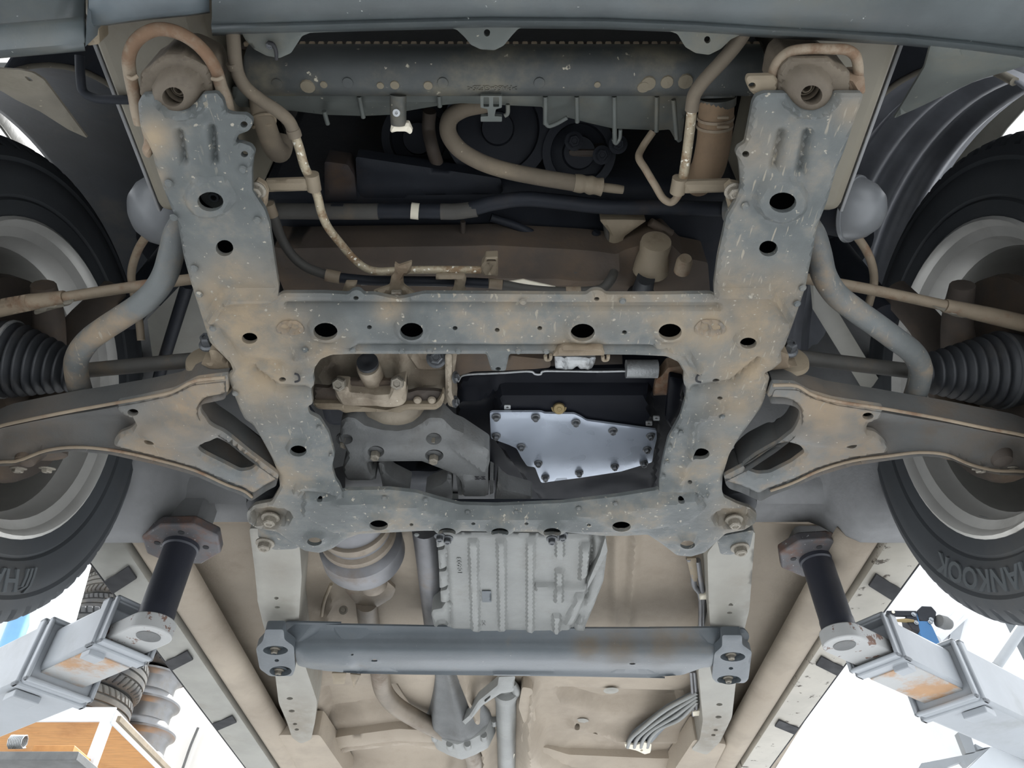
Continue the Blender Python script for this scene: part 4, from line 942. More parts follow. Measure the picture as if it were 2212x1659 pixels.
# drain stem with its white wing plug
tube('drain_stem', rad, m_blackplastic, PH([(860, 205, .745), (860, 235, .742), (861, 268, .74)]), [.0085, .0085, .0082], 18, 2)
lathe('drain_eye', rad, m_alu, [(.0016, -.001), (.0016, -.003), (.0038, -.003), (.0038, 0)], P(857, 243, .733), (0, .3, 1), 16)
sheet('drain_wing', rad, m_white, T('R2', [(430, 795), (540, 795), (565, 850), (550, 868), (520, 850), (460, 850), (430, 858), (420, 845)]), .735, up=.006, step=6, r=3)
# clip frame hanging from the tank
sheet('clip_frame', rad, m_shroud, T('R2', [(1000, 615), (1138, 615), (1138, 690), (1100, 700), (1090, 745), (1138, 748), (1138, 780), (1002, 780), (1002, 748), (1050, 745), (1045, 700), (1002, 690)]), .735,
      holes=[T('R2', [(1020, 622), (1056, 622), (1056, 684), (1020, 684)]), T('R2', [(1082, 622), (1120, 622), (1120, 684), (1082, 684)])], up=.006, step=6, r=2, lip=.006, rim=(2, .0005))

# ================================================================== fan shroud
shr = thing('fan_shroud', 'grey plastic fan shroud with upright ribs hanging behind the radiator tank', 'shroud', P(1100, 250, .78))
so = [(500, 190), (612, 200)] + T('R2', [(0, 610), (900, 600), (2300, 600)]) + [(1496, 205)] + T('B7', [(1510, 120), (1485, 330), (1455, 345), (1420, 300), (1385, 235)]) + T('R2', [(2140, 842), (1850, 830), (1700, 796), (1550, 757), (1440, 812), (1408, 800), (1400, 692), (1180, 682), (980, 672), (880, 668), (740, 682), (540, 716), (420, 742), (250, 750), (0, 742)]) + [(630, 242), (560, 236), (500, 232)]
sheet('shroud_panel', shr, m_shroud, so, lambda q: .775 + .0004 * (q[:, 1] - 210), up=.004, step=10, r=4, emb=[('poly', [(700, 205), (960, 205), (960, 225), (700, 245)], .004, 8)])
for (a, b_) in (((776, 208), (785, 254)), ((1178, 208), (1178, 268)), ((1246, 208), (1247, 264)), ((1327, 208), (1328, 308)), ((1419, 208), (1418, 284)), ((1455, 215), (1462, 300)), ((948, 206), (950, 230)), ((700, 240), (708, 268))):
    tube('rib', shr, m_shroud, PH([(*a, .768), (*b_, .772)]), .0026, 8, 1)
tube('hook', shr, m_shroud, PH([(1178, 262, .772), (1184, 272, .772), (1200, 268, .772), (1225, 254, .772)]), .0024, 8, 4)
tube('hook', shr, m_shroud, PH([(1325, 300, .772), (1330, 310, .772), (1338, 300, .772), (1340, 280, .772)]), .0022, 8, 4)
tube('hook', shr, m_shroud, PH([(1097, 225, .772), (1096, 246, .772), (1090, 250, .772)]), .0024, 8, 4)

# ================================================================== hoses and pipes in front
def pipe(name, label, cat, segs, extra=None, group=None):
    t = thing(name, label, cat, P(*segs[0][2][0]), group)
    for nm, mt, pts, r, *k in segs: tube(nm, t, mt, PH(pts), r, k[0] if k else 16, 6)
    return t
lp = pipe('cooler_pipe', 'tan and pitted metal cooler pipe on the left, clamped to the left frame arm', 'pipe', [
    ('rubber_hose', m_hose, [(500, 40, .70), (504, 80, .70), (508, 130, .70), (514, 160, .70), (530, 188, .70), (562, 215, .70), (600, 240, .70), (624, 262, .70), (636, 288, .70)], .0063),
    ('metal_pipe', m_pipe, [(634, 284, .70), (646, 318, .70), (658, 360, .70), (672, 390, .70), (686, 425, .70), (694, 458, .702), (708, 490, .705), (735, 525, .712), (765, 560, .718), (790, 579, .72), (815, 586, .722), (850, 585, .724), (900, 583, .726), (1040, 583, .728)], .0048)])
lathe('hose_end', lp, m_hose, [(.0069, -.004), (.0071, 0), (.0069, .004)], P(635, 287, .70), P(646, 318, .70) - P(634, 284, .70), 16)
tube('hose_end', lp, m_hose, PH([(504, 135, .70), (509, 148, .70)]), .0072, 16, 2)
sheet('hose_clamp', lp, m_tan, T('B6', [(1965, 720), (1990, 690), (2000, 650), (2112, 645), (2112, 815), (1990, 815), (1965, 780)]), .72, holes=[T('B6', [(2010, 660), (2095, 658), (2095, 680), (2010, 685)])], up=.012, step=6, r=3, emb=[('line', T('B6', [(2020, 705), (2045, 770)]), 2, -.003), ('line', T('B6', [(2070, 700), (2045, 770)]), 2, -.003)])
cb = thing('pipe_bracket', 'flat tan bracket holding the left cooler pipe to the left frame arm', 'bracket', P(620, 402, .695), 'cooler pipe brackets')
sheet('bracket_bar', cb, m_tan, [(572, 392), (664, 389), (668, 415), (575, 418)], .692, up=.004, step=8, r=2)
tube('pipe_clip', cb, m_tan, PH([(673, 376, .698), (679, 410, .698)]), .0076, 16, 1)
sheet('bracket_foot', cb, m_tan, T('R1', [(1640, 1160), (1690, 1190), (1710, 1240), (1700, 1330), (1680, 1350), (1610, 1230), (1600, 1210)]), .668, up=.006, step=6, r=3)
bolt(cb, m_bolt, P(555, 410, .664), r=.0062, hgt=.008, name='bracket_bolt')
rp = pipe('cooler_pipe', 'tan and pitted metal cooler pipe on the right, running down to a U bend', 'pipe', [
    ('rubber_hose', m_hose, [(1618, 50, .71), (1600, 82, .71), (1575, 115, .71), (1545, 148, .71), (1516, 180, .71), (1500, 205, .71), (1494, 238, .71)], .0068),
    ('metal_pipe', m_pipe, [(1495, 232, .71), (1489, 290, .71), (1481, 350, .71), (1475, 388, .71)], .0052),
    ('bent_pipe', m_rustpipe, [(1473, 396, .712), (1466, 420, .715), (1450, 437, .72), (1434, 430, .725), (1415, 400, .735), (1394, 365, .75), (1380, 340, .765), (1388, 318, .78), (1410, 285, .79)], .0042)])
cb = thing('pipe_bracket', 'flat tan bracket holding the right cooler pipe to the right frame arm', 'bracket', P(1530, 402, .70), 'cooler pipe brackets')
sheet('bracket_bar', cb, m_tan, [(1478, 395), (1580, 392), (1584, 418), (1480, 421)], .70, up=.004, step=8, r=2)
tube('pipe_clip', cb, m_tan, PH([(1469, 384, .708), (1463, 416, .708)]), .0082, 16, 1)
sheet('bracket_foot', cb, m_tan, T('R3', [(455, 1110), (490, 1080), (545, 1090), (550, 1130), (480, 1250), (468, 1200)]), .668, up=.006, step=6, r=3)
bolt(cb, m_bolt, P(1584, 412, .664), r=.0062, hgt=.008, name='bracket_bolt')
# radiator hoses
h1 = thing('radiator_hose', 'fat tan radiator hose with a spring clamp, inside the right frame arm', 'hose', P(1540, 300, .76), 'radiator hoses')
hz_ = tube('hose', h1, m_hosetan, PH([(1548, 215, .765), (1546, 260, .76), (1541, 310, .757), (1530, 360, .757), (1515, 382, .772), (1510, 395, .80)]), [.0185, .0185, .0185, .0188, .018, .016], 26, 6)
tube('tank_spout', h1, m_blackplastic, PH([(1552, 180, .772), (1550, 212, .766)]), [.0195, .0185], 24, 2)
tube('end_collar', h1, m_blackplastic, PH([(1550, 208, .766), (1549, 226, .765)]), .0196, 24, 1)
c = P(1545, 262, .76); axh = P(1541, 310, .757) - P(1546, 255, .76)
for k in (-.004, .0045): lathe('spring_clamp', hz_, m_rustpipe, [(.0186, k - .0015), (.0196, k - .0015), (.0196, k + .0015), (.0186, k + .0015)], c, axh, 28)
box('clamp_ear', hz_, m_rustpipe, P(1562, 254, .738), (.012, .003, .003), b=.001)
box('clamp_ear', hz_, m_rustpipe, P(1562, 274, .738), (.013, .003, .003), b=.001)
h2 = thing('radiator_hose', 'short tan radiator hose with a wire clamp, inside the left frame arm', 'hose', P(590, 290, .77), 'radiator hoses')
tube('hose', h2, m_hose, PH([(558, 205, .78), (566, 245, .775), (580, 290, .77), (594, 322, .77), (606, 326, .785), (614, 300, .80)]), [.0105, .0115, .0118, .012, .012, .011], 22, 6)
c = P(571, 262, .775)
tube('wire_clamp', h2, m_tan, PH([(546, 262, .775), (552, 250, .765), (580, 246, .765), (592, 252, .775), (594, 264, .775), (580, 270, .764), (556, 272, .765), (546, 274, .772)]), .0018, 8, 4, closed=True)
# the big curved hose in the middle
bh = thing('coolant_hose', 'thick brown hose sweeping across the middle of the engine bay to a crimped end', 'hose', P(1100, 360, .80))
tube('hose', bh, m_hose, PH([(1050, 225, .84), (1000, 236, .83), (972, 256, .82), (968, 285, .81), (988, 318, .80), (1030, 346, .80), (1085, 366, .80), (1160, 382, .80), (1245, 396, .80)]), .0098, 20, 6)
tube('crimped_ferrule', bh, m_tan, PH([(1240, 395, .80), (1255, 397, .80), (1265, 398, .80), (1275, 400, .80), (1286, 402, .80), (1300, 404, .80)]), [.0105, .0112, .0098, .0115, .01, .0112], 20, 3)
tube('pipe_stub', bh, m_tan, PH([(1298, 404, .80), (1330, 408, .80), (1346, 410, .80)]), [.0055, .0055, .005], 14, 2)
# power steering lines over the crossbeam
ps = thing('steering_hose', 'thin dark steering hose with rusty crimps running along above the crossbeam', 'hose', P(800, 600, .735))
tube('upper_hose', ps, m_darkhose, PH([(583, 445, .75), (592, 470, .75), (606, 510, .75), (630, 550, .745), (660, 576, .74), (705, 594, .737)]), .0058, 14, 6)
tube('rusty_crimp', ps, m_rustpipe, PH([(580, 440, .75), (590, 466, .75)]), .0066, 14, 2)
tube('rusty_crimp', ps, m_rustpipe, PH([(704, 594, .736), (735, 600, .735)]), .0078, 14, 2)
tube('braided_hose', ps, m_black, PH([(735, 600, .735), (800, 606, .735), (880, 607, .735), (960, 608, .735), (1055, 612, .735)]), .0062, 14, 4)
tube('rusty_crimp', ps, m_rustpipe, PH([(1056, 612, .735), (1085, 615, .735)]), .0066, 14, 2)
tube('rear_hose', ps, m_darkhose, PH([(1085, 615, .735), (1140, 625, .735), (1200, 630, .735), (1260, 630, .735), (1300, 624, .74), (1318, 606, .75), (1326, 590, .77)]), .0062, 14, 5)
tube('rusty_crimp', ps, m_rustpipe, PH([(1222, 630, .734), (1254, 630, .734)]), .0066, 14, 2)
tube('thin_line', ps, m_alu, PH([(780, 614, .733), (900, 616, .733), (965, 617, .733)]), .0012, 8, 2)
hb = thing('hose_hanger', 'small bolted hanger clip holding the pipes above the crossbeam, square bolt head', 'bracket', P(858, 615, .70), 'pipe hangers')
sheet('hanger_strap', hb, m_tan, T('B6', [(1195, 700), (1230, 730), (1350, 690), (1340, 780), (1270, 820), (1275, 900), (1380, 975), (1280, 1010), (1160, 1005), (1000, 960), (1150, 905), (1165, 820), (1195, 790)]), .70, up=.004, step=6, r=4, dirt=[(870, 590, 30, .8)])
box('square_head', hb, m_bolt, P(857, 637, .694), (.013, .011, .008), b=.002)
lathe('head_ring', hb, m_bolt, [(.0025, -.0055), (.0036, -.0055), (.0036, -.003)], P(857, 637, .694), (0, 0, 1), 14)
for (q, lab) in ((T('B6', [(760, 870), (865, 870), (845, 920), (780, 965), (725, 965)]), 'flat tan hanger strip left of the square bolt'), (T('B6', [(1560, 810), (1820, 810), (1832, 840), (1815, 920), (1832, 950), (1820, 965), (1695, 960), (1720, 920), (1730, 850), (1560, 850)]), 'flat brown hanger strip right of the square bolt')):
    o = sheet('hose_strap', None, m_tan, q, .715, up=.004, step=6, r=3); tag(o, lab, 'bracket', 'hose straps')

# ================================================================== engine and gearbox, dark above
eng = thing('engine', 'dark oily engine and its front pulleys, deep in the bay above the frame', 'engine', P(1200, 400, .98))
V = [(x, y, z) for x in (-.33, .31) for y in (.50, .98) for z in (CZ + .86, CZ + 1.35)]
bev(mk('engine_block', V, [(0, 1, 3, 2), (4, 6, 7, 5), (0, 4, 5, 1), (2, 3, 7, 6), (0, 2, 6, 4), (1, 5, 7, 3)], m_black, eng), .02, 3)
for (u, v, hh, r_, nm) in ((1075, 278, .92, .07, 'crank_pulley'), (1250, 330, .90, .048, 'idler_pulley'), (905, 300, .95, .05, 'belt_pulley')):
    lathe(nm, eng, m_black, [(.006, -.012), (.02, -.012), (.022, .0), (r_ * .75, .004), (r_ * .78, -.008), (r_, -.008), (r_, -.003), (r_ * .95, 0), (r_, .003), (r_, .012), (.01, .014)], P(u, v, hh), (0, -.35, -1) if False else (0, .5, .86), 40)
tube('coolant_pipe', eng, m_brown, PH([(928, 240, .90), (926, 280, .90), (934, 320, .88), (944, 352, .88)]), .0085, 14, 5)
sheet('belt_cover', eng, m_black, T('R2', [(200, 1010), (1130, 1150), (1150, 1260), (350, 1290), (210, 1290)]), .86, up=.02, step=14)
sheet('mount_leg', eng, m_black, T('R2', [(0, 1040), (150, 1060), (190, 1130), (210, 1290), (0, 1300)]), .855, up=.03, step=12, dirt=[(730, 380, 40, .8)])
for (u, v) in ((1240, 305), (1335, 312), (1300, 335)): bolt(eng, m_black, P(u, v, .885), n=(0, -.5, -.86), r=.008, name='block_bolt')
sheet('tensioner_arm', eng, m_brown, T('B7', [(560, 405), (860, 405), (870, 455), (700, 470), (570, 450)]), .885, up=.02, step=8)
tube('dipstick_tube', eng, m_brown, PH([(1000, 478, .83), (1000, 508, .83)]), .0035, 10, 1)
lathe('dipstick_nut', eng, m_rustpipe, [(.004, -.003), (.006, -.003), (.006, .004), (.004, .004)], P(1000, 516, .83), (0, .7, .3), 6)
tube('wiring_hose', eng, m_black, PH([(1060, 470, .84), (1120, 490, .84), (1180, 520, .84), (1230, 540, .84), (1270, 530, .84), (1290, 500, .84)]), .0055, 12, 5)
# steering gear: long brown housing
sg = thing('steering_gear', 'long brown dusty steering gear housing lying across above the crossbeam', 'steering gear', P(1080, 580, .80))
sheet('gear_housing', sg, m_brown, [(590, 535), (700, 533), (1060, 530), (1330, 545), (1400, 530), (1440, 520), (1480, 560), (1530, 570), (1536, 650), (620, 650), (600, 600)], .80, up=.05, step=16, emb=[('line', [(620, 560), (1000, 560), (1330, 585)], 26, .015), ('line', [(1060, 588), (1200, 590), (1330, 565)], 20, .016)], dirt=[(1240, 590, 50, .9), (800, 560, 100, .3), (1400, 600, 80, .6)])
lathe('valve_tower', sg, m_tan, [(.014, 0), (.019, .001), (.020, .006), (.019, .02), (.022, .035), (.024, .05)], P(1418, 520, .79), (0, .9, .12), 26)
lathe('rubber_boot', sg, m_boot, [(.01, -.02), (.012, -.02), (.014, .012), (.02, .02)], P(1390, 620, .78), (0, 1, .3), 18)
lathe('red_cap', sg, m_rustpipe, [(.004, -.002), (.008, -.002), (.0105, .004), (.0105, .022)], P(1480, 560, .775), (0, .95, .2), 18)
plate('foil_edge', sg, m_white, PH([(1078, 612, .765), (1130, 604, .765), (1146, 608, .765), (1200, 620, .765), (1150, 618, .765)]), (0, 0, .002))
tube('feed_pipe', sg, m_darkhose, PH([(1310, 470, .85), (1318, 520, .83), (1325, 560, .80), (1300, 585, .785), (1240, 592, .782)]), .0062, 12, 5)
sheet('brace_arm', sg, m_tan, T('B7', [(810, 970), (1000, 970), (1200, 975), (1010, 1110), (990, 1220), (880, 1220), (900, 1080)]), .82, up=.02, step=10)
tube('brace_rod', sg, m_brown, PH([(1405, 480, .83), (1450, 505, .83)]), .006, 10, 1)

# ================================================================== transaxle behind the crossbeam
tx = thing('transaxle', 'tan cast aluminium transaxle housing with bolts, seen through the frame window on the left', 'gearbox', P(830, 830, .74))
sheet('housing', tx, m_cast, [(640, 745), (990, 745), (975, 860), (960, 880), (680, 880), (650, 820)], .765, up=.16, step=7,
      emb=[('line', [(805, 745), (803, 850)], 26, .02), ('line', [(735, 760), (742, 850)], 16, .010), ('line', [(870, 770), (862, 850)], 16, .010), ('line', [(700, 835), (690, 800), (720, 770)], 8, .008), ('line', [(890, 760), (905, 785), (955, 788)], 6, .010),
           ('ell', 920, 830, 34, 20, .012, .6), ('line', [(885, 850), (915, 815), (955, 812)], 6, .008)], dirt=[(720, 790, 40, .6), (920, 785, 40, .7)])
lathe('breather_boss', tx, m_cast, [(.011, .0), (.0155, .0), (.0165, .006), (.0158, .03), (.018, .055)], P(795, 790, .728), (.02, .9, .25), 26)
lathe('rubber_plug', tx, m_boot, [(.004, -.001), (.008, -.003), (.0145, -.002), (.0145, .004), (.0100, .006)], P(794, 783, .726), (.02, .9, .25), 26)
sheet('side_flange', tx, m_brown, T('B5', [(165, 455), (170, 620), (1390, 626), (1440, 580), (1462, 510), (1380, 495), (1200, 490), (1100, 520), (1080, 400), (400, 380), (330, 470)]), .725, up=.006, step=8)
sheet('flange_lip', tx, m_tan, T('B5', [(160, 618), (420, 622), (900, 690), (1090, 628), (1385, 628), (1435, 575), (1460, 510), (1475, 560), (1450, 640), (1390, 682), (1080, 690), (1040, 715), (900, 705), (560, 705), (480, 718), (430, 685), (230, 680), (180, 655)]), .715, up=.012, step=6, r=5)
sheet('bearing_skirt', tx, m_cast, T('B5', [(370, 450), (515, 460), (520, 515), (690, 530), (935, 515), (940, 460), (1085, 400), (1095, 590), (1060, 640), (960, 655), (760, 650), (560, 650), (450, 635), (390, 560)]), .708, up=.02, step=6, r=5, rim=(6, .004), emb=[('ell', 840, 860, 30, 14, .004, .6)])
for (u, v) in ((735, 826), (860, 823)):
    bolt(tx, m_bolt, P(u, v, .703), n=(0, -.45, -.8), r=.0095, hgt=.014, kind='plain', name='housing_bolt')
for (u, v) in ((902, 864), (933, 864)):
    lathe('rivet', tx, m_cast, [(.0001, -.004), (.004, -.0035), (.0058, -.0015), (.006, 0)], P(u, v, .722), (0, .3, 1), 16)
lathe('bell_casing', tx, m_cast, [(.0005, -.024), (.02, -.023), (.045, -.016), (.062, -.002), (.07, .02), (.072, .06)], P(858, 905, .75), (0, 0, 1), 44)
sheet('case_seam', tx, m_cast, [(961, 768), (976, 768), (975, 850), (985, 880), (985, 885), (968, 880), (962, 850)], .735, up=.05, step=6)
for (v) in (815, 868): bolt(tx, m_bolt_dark, P(983, v, .74), n=(1, -.3, -.3), r=.006, name='seam_bolt')
bolt(tx, m_bolt_dark, P(943, 774, .745), n=(0, -.7, -.5), r=.0095, name='housing_bolt')
sheet('bell_front', tx, m_brown, T('R5', [(810, 790), (1060, 790), (1450, 830), (1450, 880), (1340, 890), (1150, 900), (950, 905), (880, 930), (850, 960), (830, 930)]), .77, up=.1, step=9, dirt=[(1000, 780, 40, .6)])
V = [(x, y, z) for x in (-.26, .25) for y in (.64, 1.06) for z in (CZ + .83, CZ + .858)]
bev(mk('gear_casing', V, [(0, 1, 3, 2), (4, 6, 7, 5), (0, 4, 5, 1), (2, 3, 7, 6), (0, 2, 6, 4), (1, 5, 7, 3)], m_black, tx), .02, 3)  # gearbox body as a thin black plate, put in to darken the window
sheet('rear_casing', tx, m_black, T('R8', [(330, 20), (660, 30), (680, 110), (560, 180), (430, 150)]), .76, up=.03, step=12, emb=[('ell', 905, 1020, 40, 16, .01, .5)])

# ================================================================== gearbox mount bracket
mb = thing('mount_bracket', 'grey cast gearbox mount bracket with four deep bolts, in the middle of the frame window', 'bracket', P(890, 980, .70))
ob = T('B5', [(440, 800), (500, 762), (580, 772), (680, 848), (850, 890), (1000, 902), (1150, 880), (1250, 822), (1320, 768), (1450, 772), (1560, 880), (1650, 915), (1920, 1095), (1928, 1190), (1905, 1290), (1915, 1540), (1650, 1540), (1640, 1400), (1600, 1345), (1530, 1310), (1250, 1200), (700, 1205), (700, 1260), (730, 1330), (790, 1357), (760, 1390), (520, 1395), (470, 1340), (460, 1240), (512, 1130), (430, 940)])
wells = [(747, 949, 15, 11), (812, 976, 18, 13), (937, 948, 17, 13), (938, 984, 20, 13)]
cst = sheet('casting', mb, m_castgrey, ob, lambda q: .694 + .018 * sstep((980 - q[:, 1]) / 50), holes=wells, up=.03, step=6, lip=.018, r=5, rim=(6, .004),
      emb=[('poly', T('B5', [(1640, 1320), (1880, 1310), (1900, 1540), (1650, 1540)]), .004, 6), ('line', T('B5', [(1520, 1010), (1890, 1290)]), 4, .004), ('line', T('B5', [(700, 1010), (690, 1180)]), 4, .002)])
for (u, v, _, _) in wells:
    hw = .694 + .018 * float(sstep(np.array([(980 - v) / 50]))[0])
    c = P(u - 1, v + 2, hw + .008)
    lathe('bolt_seat', cst, m_castgrey, [(.0001, 0), (.014, 0), (.014, .004), (.0001, .004)], c, (0, 0, 1), 20)
    bolt(cst, m_bolt, c, r=.0075, hgt=.012, kind='plain', name='bracket_bolt')
V, F = text_mesh('Z-Z', .010, .0006)
pc = P(1036, 1032, .689)
mk('cast_mark', np.stack([pc[0] + .009 - V[:, 0], pc[1] - V[:, 1] * 1.0 + .004, pc[2] - V[:, 2]], -1), F, m_slot, cst, smooth=False)
for q, nm in ((T('B5', [(818, 1210), (870, 1230), (885, 1300), (960, 1370), (1130, 1452), (1132, 1485), (860, 1468)]), 'mount_flare'), (T('B5', [(1505, 1320), (1545, 1335), (1552, 1580), (1420, 1560), (1278, 1512), (1350, 1470), (1450, 1430), (1495, 1390)]), 'mount_flare'), (T('R8', [(945, 105), (965, 130), (1000, 155), (1130, 190), (1135, 212), (930, 218)]), 'mount_flare')):
    sheet(nm, mb, m_castgrey, q, .70, up=.03, step=7, r=3, rim=(5, .003))
for q in ([(985, 1030), (994, 1034), (998, 1072), (990, 1070)], [(1058, 1030), (1066, 1034), (1066, 1066), (1058, 1070)], [(793, 1003), (800, 1006), (812, 1036), (803, 1036)]):
    sheet('rubber_rib', mb, m_castgrey, q, .705, up=.03, step=6, r=1, rim=(2, .001))
for q in ([(990, 1040), (1068, 1040), (1068, 1088), (990, 1088)], [(745, 1010), (815, 1010), (830, 1058), (745, 1058)]):
    sheet('rubber_block', mb, m_boot, q, .735, up=.03, step=12, r=2)

# ================================================================== oil pan
op = thing('oil_pan', 'black oil pan with a shiny bolted grey plate and brass drain plug', 'oil pan', P(1250, 940, .73))
po = T('R5', [(870, 945), (930, 915), (1150, 905), (1340, 898), (1960, 892), (2130, 880), (2200, 940)]) + [(1478, 860), (1490, 905), (1470, 960), (1455, 1075), (1330, 1095), (1120, 1100), (1050, 1060), (1000, 1000), (985, 920), (985, 850)]
sheet('pan_body', op, m_pan, po, .772, up=.06, step=10, r=8, rim=(8, .006), emb=[('poly', T('R5', [(1100, 950), (2080, 950), (2150, 1300), (2110, 1700), (1380, 1700), (1070, 1300)]), .022, 14), ('line', T('R5', [(880, 1060), (1000, 1050), (1080, 1000), (1100, 950)]), 9, .008), ('ell', 1330, 1035, 60, 18, .004, .5)])
tube('pan_flange', op, m_alu, PH([(u, v, .772) for u, v in T('R5', [(858, 960), (880, 925), (920, 915), (1060, 908), (1150, 904), (1330, 897), (1350, 912), (1388, 912), (1395, 897), (1500, 893), (1750, 896), (1960, 892)])]), .0018, 8, 4)
pl = T('R5', [(1060, 1168), (1075, 1160), (1390, 1160), (1412, 1170), (1600, 1172), (1640, 1190), (1680, 1216), (2128, 1276), (2130, 1330), (2112, 1400), (2100, 1480), (1900, 1540), (1640, 1580), (1390, 1612), (1372, 1570), (1350, 1512), (1300, 1506), (1262, 1450), (1232, 1392), (1180, 1368), (1068, 1328)])
cvp = sheet('cover_plate', op, m_panplate, pl, .742, up=.004, step=8, r=4, rim=(3, .0012))
for (u, v) in ((1072, 900), (1157, 901), (1244, 912), (1324, 930), (1405, 941), (1398, 970), (1072, 941), (1126, 964), (1163, 1000), (1178, 1031), (1251, 1021), (1328, 1007), (1391, 1000)):
    bolt(cvp, m_bolt_dark, P(u, v, .741), r=.0046, hgt=.0075, name='cover_bolt')
lathe('drain_plug', op, m_brass, [(.0001, -.012), (.003, -.012), (.0035, -.0115), (.0078, -.0115), (.009, -.010), (.009, -.002), (.0115, -.002), (.0115, .002)], P(1207, 878, .752), (0, .45, .9), 22)
for (u, v) in ((1096, 880), (1402, 915), (1418, 904)):
    sheet('weld_nut', op, m_alu, [(u - 7, v - 4), (u + 7, v - 4), (u + 7, v + 5), (u - 7, v + 5)], .748, holes=[(u, v, 3, 1.6)], up=.002, step=5, r=2, rim=(1, .0003))
sheet('side_flange', op, m_pan, T('R6', [(130, 860), (215, 880), (200, 1050), (140, 1170), (105, 1120)]), .745, up=.01, step=8)
# bright castings along the front edge of the pan
st = thing('starter_casting', 'small bright aluminium castings sitting between the crossbeam and the oil pan', 'casting', P(1280, 785, .76))
sheet('terminal_block', st, m_alu, T('R5', [(1475, 810), (1740, 815), (1735, 845), (1715, 885), (1640, 890), (1620, 870), (1590, 892), (1480, 885)]), .752, up=.02, step=6, r=3, emb=[('line', T('R5', [(1540, 815), (1545, 880)]), 3, .004), ('line', T('R5', [(1690, 815), (1690, 880)]), 3, .004)])
tube('solenoid', st, m_alu, PH([(1352, 797, .77), (1420, 797, .77)]), .0135, 20, 1)
sheet('rusty_bracket', st, m_rustpipe, T('R6', [(120, 810), (215, 800), (215, 870), (150, 900), (120, 970), (30, 975), (50, 880), (80, 860)]), .76, up=.02, step=7, r=3, dirt=[(1430, 830, 60, .9)])
tube('starter_body', st, m_brown, PH([(1120, 785, .80), (1340, 788, .80)]), .02, 20, 1)

# ================================================================== exhaust
ex = thing('exhaust_pipe', 'dusty exhaust with ringed catalyst, passing over the rear cross-member', 'exhaust', P(790, 1200, .80))
c = P(764, 1122, .835); axe = np.array([.02, 1, .02])
lathe('catalyst_can', ex, m_exgrey, [(.03, -.10), (.064, -.09), (.066, .02), (.067, .03), (.0675, .035), (.0675, .05), (.066, .055), (.066, .066), (.077, .072), (.084, .08), (.085, .125), (.082, .133), (.045, .136), (.030, .138)], c, axe, 48, angle=30)
lathe('heat_ring', ex, m_exhaust, [(.065, .0), (.072, .004), (.073, .018), (.070, .026), (.066, .028)], c, axe, 48)
lathe('heat_ring', ex, m_exhaust, [(.066, .036), (.075, .044), (.076, .056), (.071, .064), (.066, .066)], c, axe, 48)
lathe('neck', ex, m_exhaust, [(.028, .12), (.034, .14), (.036, .17), (.033, .21), (.030, .255)], c, axe, 32)
sheet('joint_flange', ex, m_exhaust, T('R8', [(110, 700), (130, 650), (330, 640), (390, 690), (370, 740), (290, 790), (240, 800), (180, 780)]), .85, up=.008, step=8, r=6)
bolt(ex, m_bolt, P(742, 1318, .86), n=(0, -1, -.4), r=.007, name='flange_bolt')
tube('down_pipe', ex, m_exhaust, PH([(792, 1300, .86), (796, 1340, .865), (808, 1400, .865), (820, 1450, .86), (828, 1490, .855), (850, 1520, .85), (895, 1550, .845), (950, 1578, .84), (995, 1600, .835), (1020, 1630, .83), (1024, 1680, .83), (1024, 1740, .83)]), .0255, 24, 6)
tube('hanger_wire', ex, m_tan, PH([(715, 1262, .85), (700, 1300, .86), (695, 1330, .87)]), .004, 8, 3)

# ================================================================== ribbed casing behind the subframe
tc = thing('ribbed_casing', 'large pale grey ribbed aluminium casing between subframe and rear cross-member', 'casing', P(1120, 1260, .77))
co = T('R8', [(608, 385), (1460, 395), (1530, 405), (1542, 480), (1520, 650), (1470, 780), (1415, 910), (1300, 915), (1140, 915), (1100, 905), (990, 905), (840, 915), (790, 900), (690, 898), (600, 905), (582, 830), (592, 808), (640, 800), (662, 765), (690, 770), (635, 765), (632, 705), (670, 700), (672, 680), (628, 690), (625, 600), (665, 600), (665, 578), (625, 588), (618, 485), (655, 480), (655, 460), (612, 470)])
R8 = lambda *l: T('R8', l)
csg = sheet('casing', tc, m_casing, co, lambda q: .785 + .0 * q[:, 0], up=.09, step=5, r=3, rim=(5, .004), emb=[
    ('poly', R8((780, 410), (842, 410), (852, 905), (798, 905)), .008, 5), ('poly', R8((935, 410), (992, 410), (998, 905), (945, 905)), .008, 5), ('poly', R8((1095, 410), (1150, 410), (1145, 910), (1095, 905)), .008, 5),
    ('poly', R8((1255, 400), (1308, 400), (1308, 515), (1255, 515)), .009, 4), ('poly', R8((1255, 575), (1305, 575), (1300, 755), (1250, 755)), .010, 4), ('poly', R8((1145, 650), (1440, 655), (1430, 695), (1145, 690)), .008, 4), ('poly', R8((1240, 810), (1290, 810), (1285, 915), (1240, 910)), .010, 4),
    ('poly', R8((1390, 430), (1460, 430), (1440, 600), (1380, 640)), .012, 6), ('poly', R8((1370, 700), (1425, 700), (1415, 880), (1290, 880)), .010, 8), ('line', R8((1462, 400), (1450, 600), (1430, 720), (1350, 905)), 5, -.01),
    ('line', R8((660, 420), (690, 890)), 4, -.006), ('line', R8((690, 895), (1415, 908)), 4, .006), ('ell', *R8((642, 880))[0], 9, 7, -.008, .5)], dirt=[(1250, 1230, 40, .2)])
plate('side_fin', tc, m_casing, PH([(u, v, .772) for u, v in R8((1530, 405), (1542, 480), (1480, 600), (1430, 690), (1436, 650), (1500, 500))]), (0, 0, .05))
sheet('sticker', csg, m_member, R8((858, 698), (908, 698), (910, 758), (860, 758)), .782, up=.0015, step=6, r=1, rim=(1, .0002))
